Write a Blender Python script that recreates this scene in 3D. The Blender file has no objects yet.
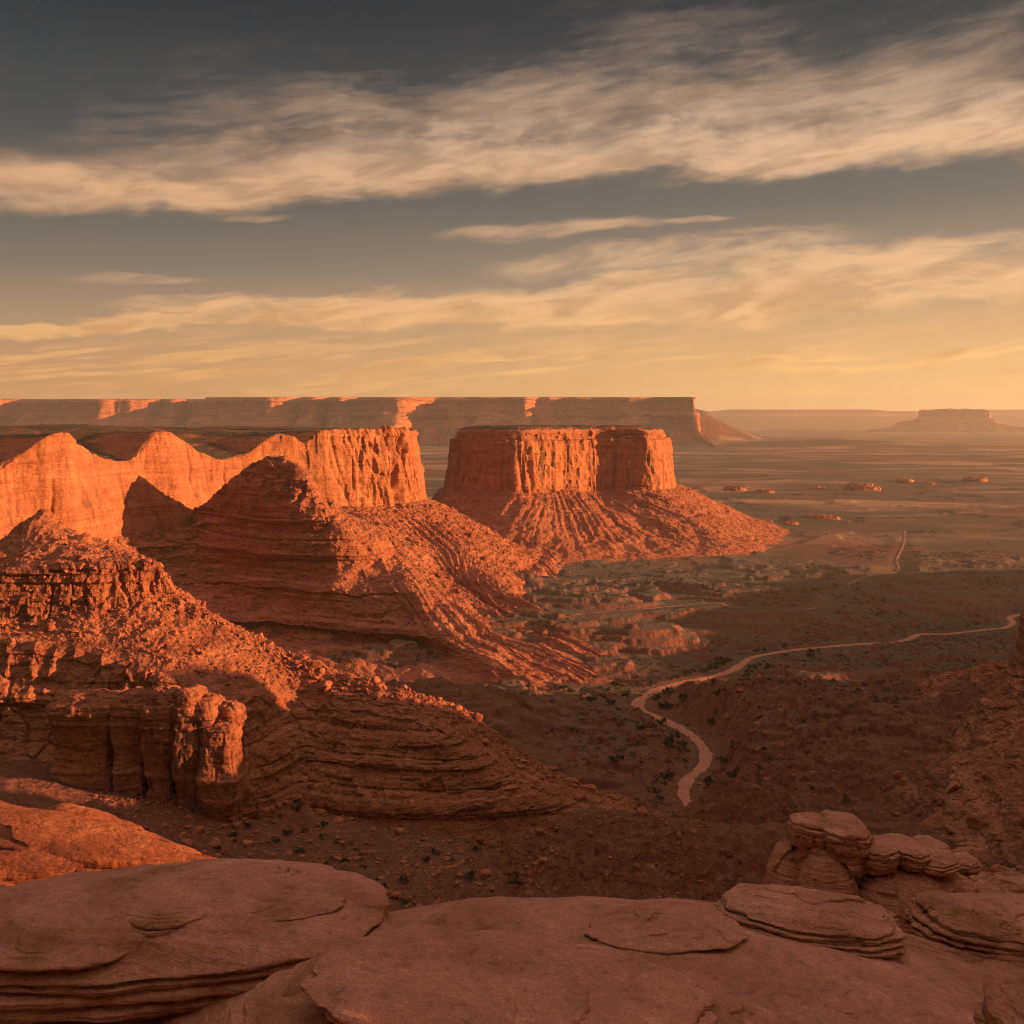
import bpy, math, random
import numpy as np
from math import radians, sin, cos, tan, pi

# ------------------------------------------------------------------ camera, sky, sun
scene = bpy.context.scene
F = 1100.0          # focal length in pixels of the 1024 px picture
HY = 418.0          # image row of the true horizon
SUN_AZ = radians(97.0)   # clockwise from the view direction (+Y)
SUN_EL = radians(8.0)

cam_d = bpy.data.cameras.new("camera")
cam = bpy.data.objects.new("camera", cam_d)
scene.collection.objects.link(cam)
cam.rotation_euler = (radians(90), 0, 0)
cam_d.sensor_width = 36.0
cam_d.lens = 36.0 * F / 1024.0
cam_d.shift_y = -(512.0 - HY) / 1024.0
cam_d.clip_start = 0.2
cam_d.clip_end = 200000
scene.camera = cam
scene.view_settings.view_transform = 'Standard'
scene.view_settings.look = 'None'
scene.view_settings.exposure = 1.35
scene.view_settings.gamma = 1.0
EXPO = 2 ** 1.35
try:
    scene.cycles.volume_bounces = 0
    scene.cycles.max_bounces = 4
    scene.cycles.diffuse_bounces = 2
    scene.cycles.use_denoising = True
    scene.cycles.filter_width = 1.05
    scene.cycles.use_adaptive_sampling = True
    scene.cycles.adaptive_threshold = 0.02
    scene.cycles.adaptive_min_samples = 12
    scene.cycles.volume_step_rate = 10
except Exception:
    pass

class NT:
    """small helper for writing node expressions"""
    def __init__(s, tree):
        s.t = tree; s.n = tree.nodes; s.l = tree.links
    def put(s, sock, v):
        if isinstance(v, bpy.types.NodeSocket): s.l.new(v, sock)
        elif v is not None:
            if hasattr(sock.default_value, '__len__') and not hasattr(v, '__len__'): v = (v,) * len(sock.default_value)
            if hasattr(v, '__len__') and len(v) == 3 and len(sock.default_value) == 4: v = tuple(v) + (1,)
            sock.default_value = v
    def m(s, op, a, b=None, c=None, clamp=False):
        n = s.n.new('ShaderNodeMath'); n.operation = op; n.use_clamp = clamp
        s.put(n.inputs[0], a); s.put(n.inputs[1], b) if b is not None else None
        if c is not None: s.put(n.inputs[2], c)
        return n.outputs[0]
    def add(s, a, b): return s.m('ADD', a, b)
    def sub(s, a, b): return s.m('SUBTRACT', a, b)
    def mul(s, a, b): return s.m('MULTIPLY', a, b)
    def v(s, op, a, b=None):
        n = s.n.new('ShaderNodeVectorMath'); n.operation = op
        s.put(n.inputs[0], a)
        if b is not None: s.put(n.inputs[1], b)
        return n.outputs['Value'] if op in ('DOT_PRODUCT', 'LENGTH') else n.outputs[0]
    def xyz(s, a):
        n = s.n.new('ShaderNodeSeparateXYZ'); s.put(n.inputs[0], a); return n.outputs
    def comb(s, x, y, z):
        n = s.n.new('ShaderNodeCombineXYZ')
        for i, q in enumerate((x, y, z)): s.put(n.inputs[i], q)
        return n.outputs[0]
    def sm(s, x, a, b, lo=0.0, hi=1.0):
        n = s.n.new('ShaderNodeMapRange'); n.interpolation_type = 'SMOOTHSTEP'
        s.put(n.inputs['Value'], x); s.put(n.inputs['From Min'], a); s.put(n.inputs['From Max'], b)
        s.put(n.inputs['To Min'], lo); s.put(n.inputs['To Max'], hi)
        return n.outputs['Result']
    def noise(s, vec, scale=1.0, detail=4.0, rough=0.55, dist=0.0):
        n = s.n.new('ShaderNodeTexNoise'); s.put(n.inputs['Vector'], vec)
        n.inputs['Scale'].default_value = scale; n.inputs['Detail'].default_value = detail
        n.inputs['Roughness'].default_value = rough; n.inputs['Distortion'].default_value = dist
        return n.outputs['Fac']
    def voro(s, vec, scale, feature='F1', rnd=1.0):
        n = s.n.new('ShaderNodeTexVoronoi'); n.feature = feature
        s.put(n.inputs['Vector'], vec); n.inputs['Scale'].default_value = scale
        n.inputs['Randomness'].default_value = rnd
        return n.outputs['Distance']
    def mix(s, f, a, b, mode='MIX'):
        n = s.n.new('ShaderNodeMix'); n.data_type = 'RGBA'; n.blend_type = mode
        n.clamp_factor = True
        s.put(n.inputs[0], f); s.put(n.inputs[6], a); s.put(n.inputs[7], b)
        return n.outputs[2]
    def ramp(s, f, stops, interp='LINEAR'):
        n = s.n.new('ShaderNodeValToRGB'); s.put(n.inputs[0], f)
        cr = n.color_ramp; cr.interpolation = interp
        while len(cr.elements) > 1: cr.elements.remove(cr.elements[-1])
        for i, (p, c) in enumerate(stops):
            e = cr.elements[0] if i == 0 else cr.elements.new(p)
            e.position = p
            e.color = tuple(c) + (1,) if len(c) == 3 else c
        return n.outputs[0]

def lin(r, g, b):
    f = lambda c: (c / 255 / 12.92) if c / 255 < 0.04045 else ((c / 255 + 0.055) / 1.055) ** 2.4
    return (f(r), f(g), f(b))

SUNV = (sin(SUN_AZ) * cos(SUN_EL), cos(SUN_AZ) * cos(SUN_EL), sin(SUN_EL))

def build_world():
    w = bpy.data.worlds.new("World"); scene.world = w; w.use_nodes = True
    t = w.node_tree; t.nodes.clear(); N = NT(t)
    out = t.nodes.new('ShaderNodeOutputWorld'); bg = t.nodes.new('ShaderNodeBackground')
    gen = t.nodes.new('ShaderNodeTexCoord').outputs['Generated']
    X, Y, Z = N.xyz(gen)
    hyp = N.m('SQRT', N.add(N.mul(X, X), N.mul(Y, Y)))
    el = N.m('ARCTAN2', Z, hyp)
    az = N.m('ARCTAN2', X, Y)
    u = N.m('MAXIMUM', N.m('MINIMUM', az, 0.95), -0.95)
    # clear sky: dusty glow low down, slate above
    left = N.ramp(N.sm(el, -0.02, 0.5), [(0.0, lin(206, 152, 104)), (0.02, lin(206, 152, 104)), (0.09, lin(180, 143, 109)),
                (0.2, lin(124, 115, 104)), (0.35, lin(92, 91, 88)), (0.55, lin(66, 71, 74)), (0.8, lin(34, 43, 50)), (1.0, lin(27, 36, 44))])
    right = N.ramp(N.sm(el, -0.02, 0.5), [(0.0, lin(250, 198, 132)), (0.02, lin(250, 198, 132)), (0.09, lin(226, 178, 126)),
                (0.2, lin(164, 144, 122)), (0.35, lin(118, 113, 105)), (0.55, lin(88, 89, 88)), (0.8, lin(48, 56, 62)), (1.0, lin(40, 49, 57))])
    sky = N.mix(N.sm(az, -0.5, 0.5), left, right)
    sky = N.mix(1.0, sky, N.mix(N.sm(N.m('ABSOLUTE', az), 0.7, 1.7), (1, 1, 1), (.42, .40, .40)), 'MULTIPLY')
    high = N.ramp(N.sm(el, 0.4, 1.4), [(0, (0, 0, 0)), (0.3, (0.36, 0.31, 0.29)), (1, (1.2, 0.89, 0.75))])
    sky = N.mix(1.0, sky, high, 'ADD')
    sd = N.v('DOT_PRODUCT', gen, SUNV)
    glow = N.m('POWER', N.m('MAXIMUM', sd, 0.0), 10.0)
    sky = N.mix(1.0, sky, N.mix(glow, (0, 0, 0), (1.2, 0.62, 0.28)), 'ADD')
    # clouds, in azimuth / elevation
    p = N.comb(az, el, 0.0)
    rot = t.nodes.new('ShaderNodeVectorRotate'); rot.rotation_type = 'Z_AXIS'
    t.links.new(p, rot.inputs['Vector']); rot.inputs['Angle'].default_value = -0.10
    pr = rot.outputs[0]
    warp = N.noise(N.v('MULTIPLY', pr, (5, 12, 1)), 1.0, 4, 0.55)
    warp2 = N.noise(N.v('MULTIPLY', N.v('ADD', pr, (3.3, 1.7, 0)), (14, 40, 1)), 1.0, 5, 0.6)
    wv = N.add(N.mul(N.sub(warp, 0.5), 0.075), N.mul(N.sub(warp2, 0.5), 0.03))
    v = N.add(el, wv)
    wpos = N.v('ADD', pr, N.comb(N.mul(N.sub(warp, .5), .10), N.mul(N.sub(warp, .5), .03), 0))
    streak = N.noise(N.v('MULTIPLY', wpos, (5, 36, 1)), 1.0, 11, 0.66, 0.2)
    fine = N.noise(N.v('MULTIPLY', wpos, (24, 120, 1)), 1.0, 8, 0.66, 0.1)
    puff = N.noise(N.v('MULTIPLY', wpos, (13, 28, 1)), 1.0, 10, 0.66, 0.2)
    tex = N.add(N.add(N.mul(streak, 0.50), N.mul(fine, 0.24)), N.mul(puff, .26))
    uu = N.mul(u, u)
    lowA = N.sub(N.add(N.mul(u, 0.057), 0.203), N.mul(uu, 0.075))
    hiA = N.sub(N.add(N.mul(u, 0.10), 0.345), N.mul(uu, 0.30))
    A = N.mul(N.sm(N.sub(v, lowA), -0.006, 0.016), N.sm(N.sub(hiA, v), -0.03, 0.13))
    soft = N.noise(N.v('MULTIPLY', wpos, (4.5, 17, 1)), 1.0, 5, 0.5, 0.2)
    texA = N.add(N.add(N.mul(soft, 0.36), N.mul(streak, .28)), N.add(N.mul(fine, .18), N.mul(puff, .18)))
    Ad = N.mul(N.m('POWER', A, 0.7), N.sm(texA, N.sub(0.49, N.mul(A, 0.22)), N.sub(0.65, N.mul(A, 0.12))))
    cd = N.m('DIVIDE', N.sub(v, N.add(lowA, 0.027)), 0.024)
    core = N.m('EXPONENT', N.mul(N.mul(cd, cd), -1.0))
    core = N.mul(N.mul(core, N.sm(texA, .34, .56, .45, 1.0)), N.sm(N.sub(v, lowA), -0.006, 0.014))
    gapc = N.sub(N.add(N.mul(u, 0.04), 0.252), N.mul(uu, 0.10))
    gap = N.m('DIVIDE', N.sub(v, gapc), 0.017)
    gap = N.m('EXPONENT', N.mul(N.mul(gap, gap), -1.0))
    Ad = N.mul(Ad, N.sub(1.0, N.mul(N.mul(gap, N.sm(az, 0.42, 0.05, .15, 1.0)), N.sm(puff, .62, .40, .0, .55))))
    Ad = N.m('MAXIMUM', Ad, core)
    cB = N.add(N.mul(u, 0.06), 0.100)
    hB = N.add(N.mul(N.m('MAXIMUM', N.add(u, 0.38), 0.05), 0.048), 0.008)
    B = N.m('SUBTRACT', 1.0, N.m('ABSOLUTE', N.m('DIVIDE', N.sub(v, cB), hB)), clamp=True)
    B = N.sm(B, 0.0, 0.55)
    Bd = N.mul(B, N.sm(tex, N.sub(0.48, N.mul(B, 0.2)), 0.58))
    cC = N.add(N.mul(u, 0.012), 0.048)
    C = N.m('SUBTRACT', 1.0, N.m('ABSOLUTE', N.m('DIVIDE', N.sub(v, cC), 0.034)), clamp=True)
    thin = N.noise(N.v('MULTIPLY', wpos, (6, 120, 1)), 1.0, 6, 0.6, .2)
    Cd = N.mul(N.mul(C, N.sm(thin, 0.44, 0.58)), 0.95)
    def wisp(u0, v0, hl, ht, sl, amt):
        cu = N.sub(az, u0); cv = N.sub(N.add(el, N.mul(wv, 0.45)), N.add(N.mul(cu, sl), v0))
        d = N.add(N.m('POWER', N.m('DIVIDE', cu, hl), 2.0), N.m('POWER', N.m('DIVIDE', cv, ht), 2.0))
        return N.mul(N.mul(N.sm(d, 1.0, 0.1), N.sm(tex, 0.36, 0.58)), amt)
    W = wisp(0.035, 0.168, 0.12, 0.009, 0.05, 0.8)
    for a in ((-0.24, 0.1775, 0.05, 0.005, 0.02, .5), (-0.33, 0.118, 0.07, 0.006, 0.02, .5), (0.165, 0.176, .04, .004, .05, .5),
              (0.14, 0.146, 0.20, 0.017, 0.07, .85), (-0.27, 0.098, .10, .009, .03, .8)):
        W = N.m('MAXIMUM', W, wisp(*a))
    veil = N.mul(N.mul(N.sm(tex, 0.5, 0.8), N.sm(el, 0.6, 0.1)), 0.18)
    over = N.mul(N.mul(N.sm(tex, .45, .65), N.sm(el, 0.42, 0.6)), .6)
    dens = N.m('MAXIMUM', N.m('MAXIMUM', N.m('MAXIMUM', Ad, Bd), N.m('MAXIMUM', Cd, W)), N.m('MAXIMUM', veil, over))
    ccl = N.ramp(N.sm(el, 0.0, 0.4), [(0.0, lin(236, 174, 106)), (0.2, lin(224, 172, 124)), (0.5, lin(196, 152, 114)), (0.8, lin(190, 156, 130)), (1, lin(150, 134, 122))])
    ccr = N.ramp(N.sm(el, 0.0, 0.4), [(0.0, lin(248, 190, 116)), (0.2, lin(236, 186, 136)), (0.5, lin(220, 176, 134)), (0.8, lin(206, 170, 138)), (1, lin(165, 144, 125))])
    cc = N.mix(N.sm(az, -0.5, 0.5), ccl, ccr)
    shade = N.sm(N.noise(N.v('MULTIPLY', N.v('ADD', wpos, (1.0, 0.012, 0)), (12, 46, 1)), 1.0, 6, 0.6, .5), 0.42, 0.66)
    cc = N.mix(1.0, cc, N.mix(core, (1.20, 1.19, 1.19), (1.46, 1.43, 1.40)), 'MULTIPLY')
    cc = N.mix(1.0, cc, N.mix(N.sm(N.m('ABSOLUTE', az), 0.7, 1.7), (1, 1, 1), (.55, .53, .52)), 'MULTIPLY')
    cc = N.mix(N.mul(shade, 0.62), cc, N.mix(1.0, cc, (0.50, 0.47, 0.46), 'MULTIPLY'))
    col = N.mix(N.mul(dens, 0.92), sky, cc)
    col = N.mix(1.0, col, (1 / EXPO, 1 / EXPO, 1 / EXPO), 'MULTIPLY')
    nis = t.nodes.new('ShaderNodeTexSky'); nis.sky_type = 'NISHITA'; nis.sun_disc = False
    nis.sun_elevation = SUN_EL; nis.sun_rotation = SUN_AZ; nis.dust_density = 3.0; nis.altitude = 1500
    nisc = N.mix(1.0, nis.outputs[0], (0.05 * 1.2, 0.05 * .8, 0.05 * .5), 'MULTIPLY')
    col = N.mix(0.08, col, nisc)
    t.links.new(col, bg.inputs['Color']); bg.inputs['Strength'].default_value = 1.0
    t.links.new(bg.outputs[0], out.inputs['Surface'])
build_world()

sun_d = bpy.data.lights.new("sun", 'SUN'); sun_d.energy = 5.0; sun_d.angle = radians(0.5); sun_d.color = (1.0, 0.54, 0.24)
sun = bpy.data.objects.new("sun", sun_d); scene.collection.objects.link(sun)
sun.rotation_euler = (radians(90) - SUN_EL, 0, pi - SUN_AZ)   # lamp shines along -SUNV

# ------------------------------------------------------------------ numpy helpers
RNG = np.random.RandomState(7)
TAB = RNG.rand(64, 64, 64).astype(np.float32)
def vnoise(x, y, z):
    x, y, z = np.broadcast_arrays(x, y, z)
    xi = np.floor(x).astype(np.int64); yi = np.floor(y).astype(np.int64); zi = np.floor(z).astype(np.int64)
    fx = (x - xi).astype(np.float32); fy = (y - yi).astype(np.float32); fz = (z - zi).astype(np.float32)
    fx = fx * fx * (3 - 2 * fx); fy = fy * fy * (3 - 2 * fy); fz = fz * fz * (3 - 2 * fz)
    x0 = xi & 63; x1 = (xi + 1) & 63; y0 = yi & 63; y1 = (yi + 1) & 63; z0 = zi & 63; z1 = (zi + 1) & 63
    def lerp(a, b, f): return a + (b - a) * f
    a = lerp(lerp(TAB[x0, y0, z0], TAB[x1, y0, z0], fx), lerp(TAB[x0, y1, z0], TAB[x1, y1, z0], fx), fy)
    b = lerp(lerp(TAB[x0, y0, z1], TAB[x1, y0, z1], fx), lerp(TAB[x0, y1, z1], TAB[x1, y1, z1], fx), fy)
    return lerp(a, b, fz) * 2 - 1
def fbm(x, y, z, oct=4, gain=0.5, seed=0.0):
    s = 0; a = 1.0; n = 0; o = seed * 7.31
    for i in range(oct):
        s = s + a * vnoise(x + o, y + o * 1.7, z + o * .6); n += a; a *= gain
        x = x * 2.03; y = y * 2.03; z = z * 2.03; o += 3.7
    return s / n
def ridged(x, y, z, oct=3, gain=0.5, seed=0.0):
    s = 0; a = 1.0; n = 0; o = seed * 5.13
    for i in range(oct):
        s = s + a * (1 - 2 * np.abs(vnoise(x + o, y + o * 1.3, z + o * .7))); n += a; a *= gain
        x = x * 2.03; y = y * 2.03; z = z * 2.03; o += 5.1
    return s / n
def sstep(x, a, b):
    t = np.clip((x - a) / (b - a), 0, 1); return t * t * (3 - 2 * t)

_r = np.random.RandomState(21)
_bz = [-400.0]; _bv = [0.0]; 
while _bz[-1] < 400:
    th = _r.choice([1.2, 2.0, 3.2, 5.5], p=[.3, .3, .25, .15]) * _r.uniform(.7, 1.3)
    val = _r.uniform(-1, 1)
    _bz += [_bz[-1] + 0.25, _bz[-1] + th]; _bv += [val, val]
_bz = np.array(_bz); _bv = np.array(_bv)
def beds(z, k=1.0):
    """hardness of the rock beds at height z, -1 .. 1"""
    return np.interp(np.mod(z * k + 200, 600) - 300, _bz, _bv)

def herm(X, h, t):
    K = len(X); h = np.asarray(h, float)
    cum = np.concatenate([[0], np.cumsum(h)])
    sh = (-1,) + (1,) * (X.ndim - 1)
    d = (X[1:] - X[:-1]) / h.reshape(sh)
    m = np.empty_like(X); m[0] = d[0]; m[-1] = d[-1]
    if K > 2:
        w0 = h[:-1].reshape(sh); w1 = h[1:].reshape(sh)
        m[1:-1] = (d[:-1] * w1 + d[1:] * w0) / (w0 + w1)
        m[1:-1] *= 0.85
    k = np.clip(np.searchsorted(cum, t, side='right') - 1, 0, K - 2)
    hh = h[k]; s = (t - cum[k]) / hh
    s_ = s.reshape(sh); hh_ = hh.reshape(sh)
    h00 = 2 * s_ ** 3 - 3 * s_ ** 2 + 1; h10 = s_ ** 3 - 2 * s_ ** 2 + s_; h01 = -2 * s_ ** 3 + 3 * s_ ** 2; h11 = s_ ** 3 - s_ ** 2
    return h00 * X[k] + h10 * hh_ * m[k] + h01 * X[k + 1] + h11 * hh_ * m[k + 1], k + s
def linr(X, h, t):
    cum = np.concatenate([[0], np.cumsum(h)]); K = len(X)
    k = np.clip(np.searchsorted(cum, t, side='right') - 1, 0, K - 2)
    s = (t - cum[k]) / np.asarray(h)[k]; sh = (-1,) + (1,) * (X.ndim - 1)
    return X[k] * (1 - s.reshape(sh)) + X[k + 1] * s.reshape(sh), k + s

def P(px, py, d):
    """world point seen at photo pixel (px, py) at depth d"""
    return ((px - 512.0) / F * d, d, (HY - py) / F * d)

def loft(rows, N, M, wts=None, sharp=0.6, closed=False):
    """rows: K stations of L world points -> P (N,M,3), S (N), T (M)"""
    X = np.array(rows, float)
    if closed: X = np.concatenate([X[-2:], X, X[:3]])
    h = np.maximum(np.linalg.norm(X[1:] - X[:-1], axis=2).mean(1), 1e-3)
    cum = np.concatenate([[0], np.cumsum(h)])
    if closed: t = np.linspace(cum[2], cum[-3], N + 1)[:-1]
    else: t = np.linspace(0, cum[-1], N)
    A, S = herm(X, h, t)
    B = np.swapaxes(A, 0, 1)
    hp = np.linalg.norm(X[:, 1:] - X[:, :-1], axis=2).mean(0)
    L = X.shape[1]
    if wts is None: tt = np.linspace(0, hp.sum(), M)
    else:
        w = np.array(wts, float); cw = np.concatenate([[0], np.cumsum(w)]) / w.sum()
        cp = np.concatenate([[0], np.cumsum(hp)])
        tt = np.interp(np.linspace(0, 1, M), cw, cp)
    C1, T = herm(B, hp, tt); C2, _ = linr(B, hp, tt)
    C = C1 * (1 - sharp) + C2 * sharp
    return np.swapaxes(C, 0, 1).copy(), S, T

def normals(Pm, closed=False):
    if closed:
        Pe = np.concatenate([Pm[-1:], Pm, Pm[:1]]); du = (Pe[2:] - Pe[:-2])
    else: du = np.gradient(Pm, axis=0)
    dv = np.gradient(Pm, axis=1)
    n = np.cross(du, dv); l = np.linalg.norm(n, axis=2, keepdims=True)
    n = n / np.maximum(l, 1e-9)
    return n

def mesh_obj(name, verts, faces, mat, parent=None, smooth=True):
    me = bpy.data.meshes.new(name)
    verts = np.asarray(verts, np.float32); faces = np.asarray(faces, np.int32)
    k = faces.shape[1]
    me.vertices.add(len(verts)); me.vertices.foreach_set('co', verts.ravel())
    me.loops.add(faces.size); me.loops.foreach_set('vertex_index', faces.ravel())
    me.polygons.add(len(faces)); me.polygons.foreach_set('loop_start', np.arange(len(faces), dtype=np.int32) * k)
    me.polygons.foreach_set('use_smooth', np.full(len(faces), smooth))
    me.update(calc_edges=True); me.validate()
    me.materials.append(mat)
    o = bpy.data.objects.new(name, me); scene.collection.objects.link(o)
    if parent is not None: o.parent = parent
    return o
def grid_obj(name, Pm, mat, parent=None, closed=False, smooth=True, flip=False):
    N, M = Pm.shape[:2]
    idx = np.arange(N * M).reshape(N, M)
    if closed: idx = np.concatenate([idx, idx[:1]])
    f = np.stack([idx[:-1, :-1], idx[1:, :-1], idx[1:, 1:], idx[:-1, 1:]], -1).reshape(-1, 4)
    if flip: f = f[:, ::-1]
    V = Pm.reshape(-1, 3)
    if parent is not None: V = V - np.array(parent.location)
    return mesh_obj(name, V, f, mat, parent, smooth)
def tag(o, label=None, cat=None, group=None, kind=None):
    if label: o['label'] = label
    if cat: o['category'] = cat
    if group: o['group'] = group
    if kind: o['kind'] = kind
    return o
def thing(name, label, cat, loc=(0, 0, 0), group=None):
    o = bpy.data.objects.new(name, None); scene.collection.objects.link(o); o.location = loc
    o.empty_display_size = 0.5
    return tag(o, label, cat, group)

# ------------------------------------------------------------------ materials
def rock_mat(name, pal, scale=1.0, veg=0.0, streak=0.5, bump=1.0, band=1.0, rubble=0.0, dust=None, speck=0.0, tilt=(0, 0), topveg=0.0, mic=1.0, grain=0.0):
    """layered red sandstone; pal = list of colours from dark to light; scale = metres multiplier"""
    mt = bpy.data.materials.new(name); mt.use_nodes = True
    t = mt.node_tree; N = NT(t); bs = t.nodes['Principled BSDF']
    geo = t.nodes.new('ShaderNodeNewGeometry')
    p = N.v('SCALE', geo.outputs['Position']); p.node.inputs['Scale'].default_value = 1.0 / scale
    nx, ny, nz = N.xyz(geo.outputs['True Normal'])
    x, y, z = N.xyz(p)
    wob = N.noise(N.v('MULTIPLY', p, (0.012, 0.012, 0.02)), 1.0, 3)
    zz = N.add(N.add(z, N.mul(N.sub(wob, .5), 14.0)), N.add(N.mul(x, tilt[0]), N.mul(y, tilt[1])))
    bedv = N.comb(N.mul(x, 0.010), N.mul(y, 0.010), N.mul(zz, 0.22))
    b1 = N.noise(bedv, 1.0, 6, 0.65)
    b2 = N.noise(N.v('MULTIPLY', bedv, (3, 3, 5)), 1.0, 4, 0.6)
    mott = N.noise(N.v('MULTIPLY', p, (.11, .11, .11)), 1.0, 6, 0.6)
    f = N.add(N.mul(N.sub(b1, .5), 1.5 * band), N.add(N.mul(N.sub(b2, .5), .7 * band), N.mul(N.sub(mott, .5), 0.9)))
    f = N.add(f, 0.5)
    k = len(pal)
    col = N.ramp(f, [(0.08 + 0.84 * i / (k - 1), c) for i, c in enumerate(pal)])
    fm = N.noise(N.v('MULTIPLY', p, (.55, .55, .8)), 1.0, 6, .72)
    col = N.mix(N.mul(N.sm(fm, .54, .70), mic), col, N.mix(1.0, col, (1.5, 1.5, 1.5), 'MULTIPLY'))
    col = N.mix(N.mul(N.sm(fm, .48, .34), .75 * mic), col, N.mix(1.0, col, (.48, .42, .40), 'MULTIPLY'))
    if grain > 0:
        g1 = N.noise(N.v('MULTIPLY', p, (3.2, 3.2, 3.2)), 1.0, 4, .75)
        col = N.mix(grain, col, N.mix(1.0, col, N.mix(N.sm(g1, .36, .64), (.55, .5, .48), (1.4, 1.4, 1.4)), 'MULTIPLY'))
    steep = N.sm(N.m('ABSOLUTE', nz), 0.75, 0.35)
    if streak > 0:
        s1 = N.noise(N.comb(N.mul(x, 0.22), N.mul(y, 0.22), N.mul(z, 0.012)), 1.0, 5, 0.65)
        s2 = N.noise(N.comb(N.mul(x, 0.06), N.mul(y, 0.06), N.mul(z, 0.012)), 1.0, 4, 0.6)
        sf = N.mul(N.mul(N.sm(N.add(N.mul(s1, .55), N.mul(s2, .45)), 0.50, 0.68), steep), streak)
        col = N.mix(sf, col, (0.10, 0.045, 0.028))
    if dust is not None:
        col = N.mix(N.mul(N.sm(nz, 0.55, 0.9), 0.8), col, N.mix(mott, dust, tuple(c * .75 for c in dust)))
    if speck > 0:
        q = N.noise(N.v('MULTIPLY', p, (.9, .9, .9)), 1.0, 5, .7)
        col = N.mix(N.mul(N.sm(q, .52, .7), speck), col, tuple(c * .45 for c in pal[0]))
    if veg > 0:
        pw = N.v('ADD', p, N.v('SCALE', N.comb(N.noise(p, .9, 3), N.noise(N.v('ADD', p, (5, 5, 5)), .9, 3), 0)))
        pw.node.inputs[1].links[0].from_node.inputs['Scale'].default_value = 2.5
        d1 = N.voro(pw, 0.16); d2 = N.voro(N.v('ADD', pw, (13, 7, 3)), 0.33)
        pat = N.noise(N.v('MULTIPLY', p, (.012, .012, .012)), 1.0, 4)
        thr = N.mul(N.sm(pat, 0.35, 0.7), 1.0)
        dots = N.m('MAXIMUM', N.sm(d1, N.add(N.mul(thr, 0.30), .02), N.mul(thr, 0.16)), N.mul(N.sm(d2, N.add(N.mul(thr, .34), .02), N.mul(thr, .2)), .8))
        col = N.mix(N.mul(N.mul(dots, N.sm(nz, 0.55, 0.85)), veg), col, N.mix(mott, (0.030, 0.034, 0.014), (0.065, 0.055, 0.026)))
    if topveg > 0:
        tv = N.sm(N.noise(N.v('MULTIPLY', p, (.08, .08, .08)), 1.0, 6, .7), .30, .50)
        col = N.mix(N.mul(N.mul(tv, N.sm(N.xyz(geo.outputs['Normal'])[2], 0.86, 0.95)), topveg), col, N.mix(mott, (.035, .030, .016), (.10, .062, .036)))
    t.links.new(col, bs.inputs['Base Color'])
    bs.inputs['Roughness'].default_value = 0.92
    bs.inputs['Specular IOR Level'].default_value = 0.15
    # relief
    h1 = N.noise(N.comb(N.mul(x, 0.10), N.mul(y, 0.10), N.mul(zz, 0.9)), 1.0, 6, 0.65)
    h2 = N.noise(N.v('MULTIPLY', p, (0.7, 0.7, 0.7)), 1.0, 6, 0.68)
    hh = N.add(N.mul(h1, 1.6), N.mul(h2, 0.8))
    if rubble > 0:
        r1 = N.voro(p, 0.45); r2 = N.voro(p, 1.1)
        hh = N.add(hh, N.add(N.mul(r1, -1.3 * rubble), N.mul(r2, -0.6 * rubble)))
    bp = t.nodes.new('ShaderNodeBump'); bp.inputs['Strength'].default_value = min(1.0, bump)
    bp.inputs['Distance'].default_value = 1.5 * scale
    t.links.new(hh, bp.inputs['Height']); t.links.new(bp.outputs[0], bs.inputs['Normal'])
    return mt

PAL_CLIFF = [(0.20, .058, .028), (0.34, .105, .045), (0.43, .147, .060), (0.50, .20, .09)]
PAL_TALUS = [(0.16, .047, .026), (0.28, .082, .040), (0.37, .118, .056), (0.44, .16, .08)]
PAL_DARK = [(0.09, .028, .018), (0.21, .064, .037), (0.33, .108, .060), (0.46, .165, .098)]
PAL_SLAB = [(0.25, .086, .049), (0.43, .166, .098), (0.56, .230, .140), (0.70, .33, .21)]
M_CLIFF = rock_mat('sandstone_cliff', PAL_CLIFF, 1.0, veg=0.8, streak=0.95, bump=0.8, topveg=.95, band=.75)
M_TALUS = rock_mat('sandstone_talus', PAL_TALUS, 1.0, veg=0.55, streak=0.2, bump=0.9, rubble=0.9, band=.7)
M_RIDGE = rock_mat('ledgy_sandstone', PAL_TALUS, 1.0, veg=0.45, streak=0.5, bump=0.9, rubble=0.5)
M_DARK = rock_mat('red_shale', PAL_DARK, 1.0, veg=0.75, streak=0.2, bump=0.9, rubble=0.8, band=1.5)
M_FAR = rock_mat('far_sandstone', PAL_CLIFF, 6.0, veg=0.3, streak=0.4, bump=0.8, topveg=.9)
M_SLAB = rock_mat('slickrock', PAL_SLAB, 0.05, streak=0.0, bump=1.0, band=.9, speck=.25, tilt=(.1, .05), mic=.7, grain=.38)
M_SUNSLAB = rock_mat('sunlit_slickrock', [(0.16, .044, .020), (0.27, .078, .034), (0.35, .110, .048), (0.42, .15, .07)], 0.12, streak=0.0, bump=1.0, band=1.1, speck=.2, tilt=(.15, .1), mic=.8, grain=.3)  # same slickrock in a redder palette, sunlit orange put into the colour
M_BOULDER = rock_mat('boulder_rock', PAL_TALUS, 0.4, streak=0.0, bump=0.7, speck=.3)

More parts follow.
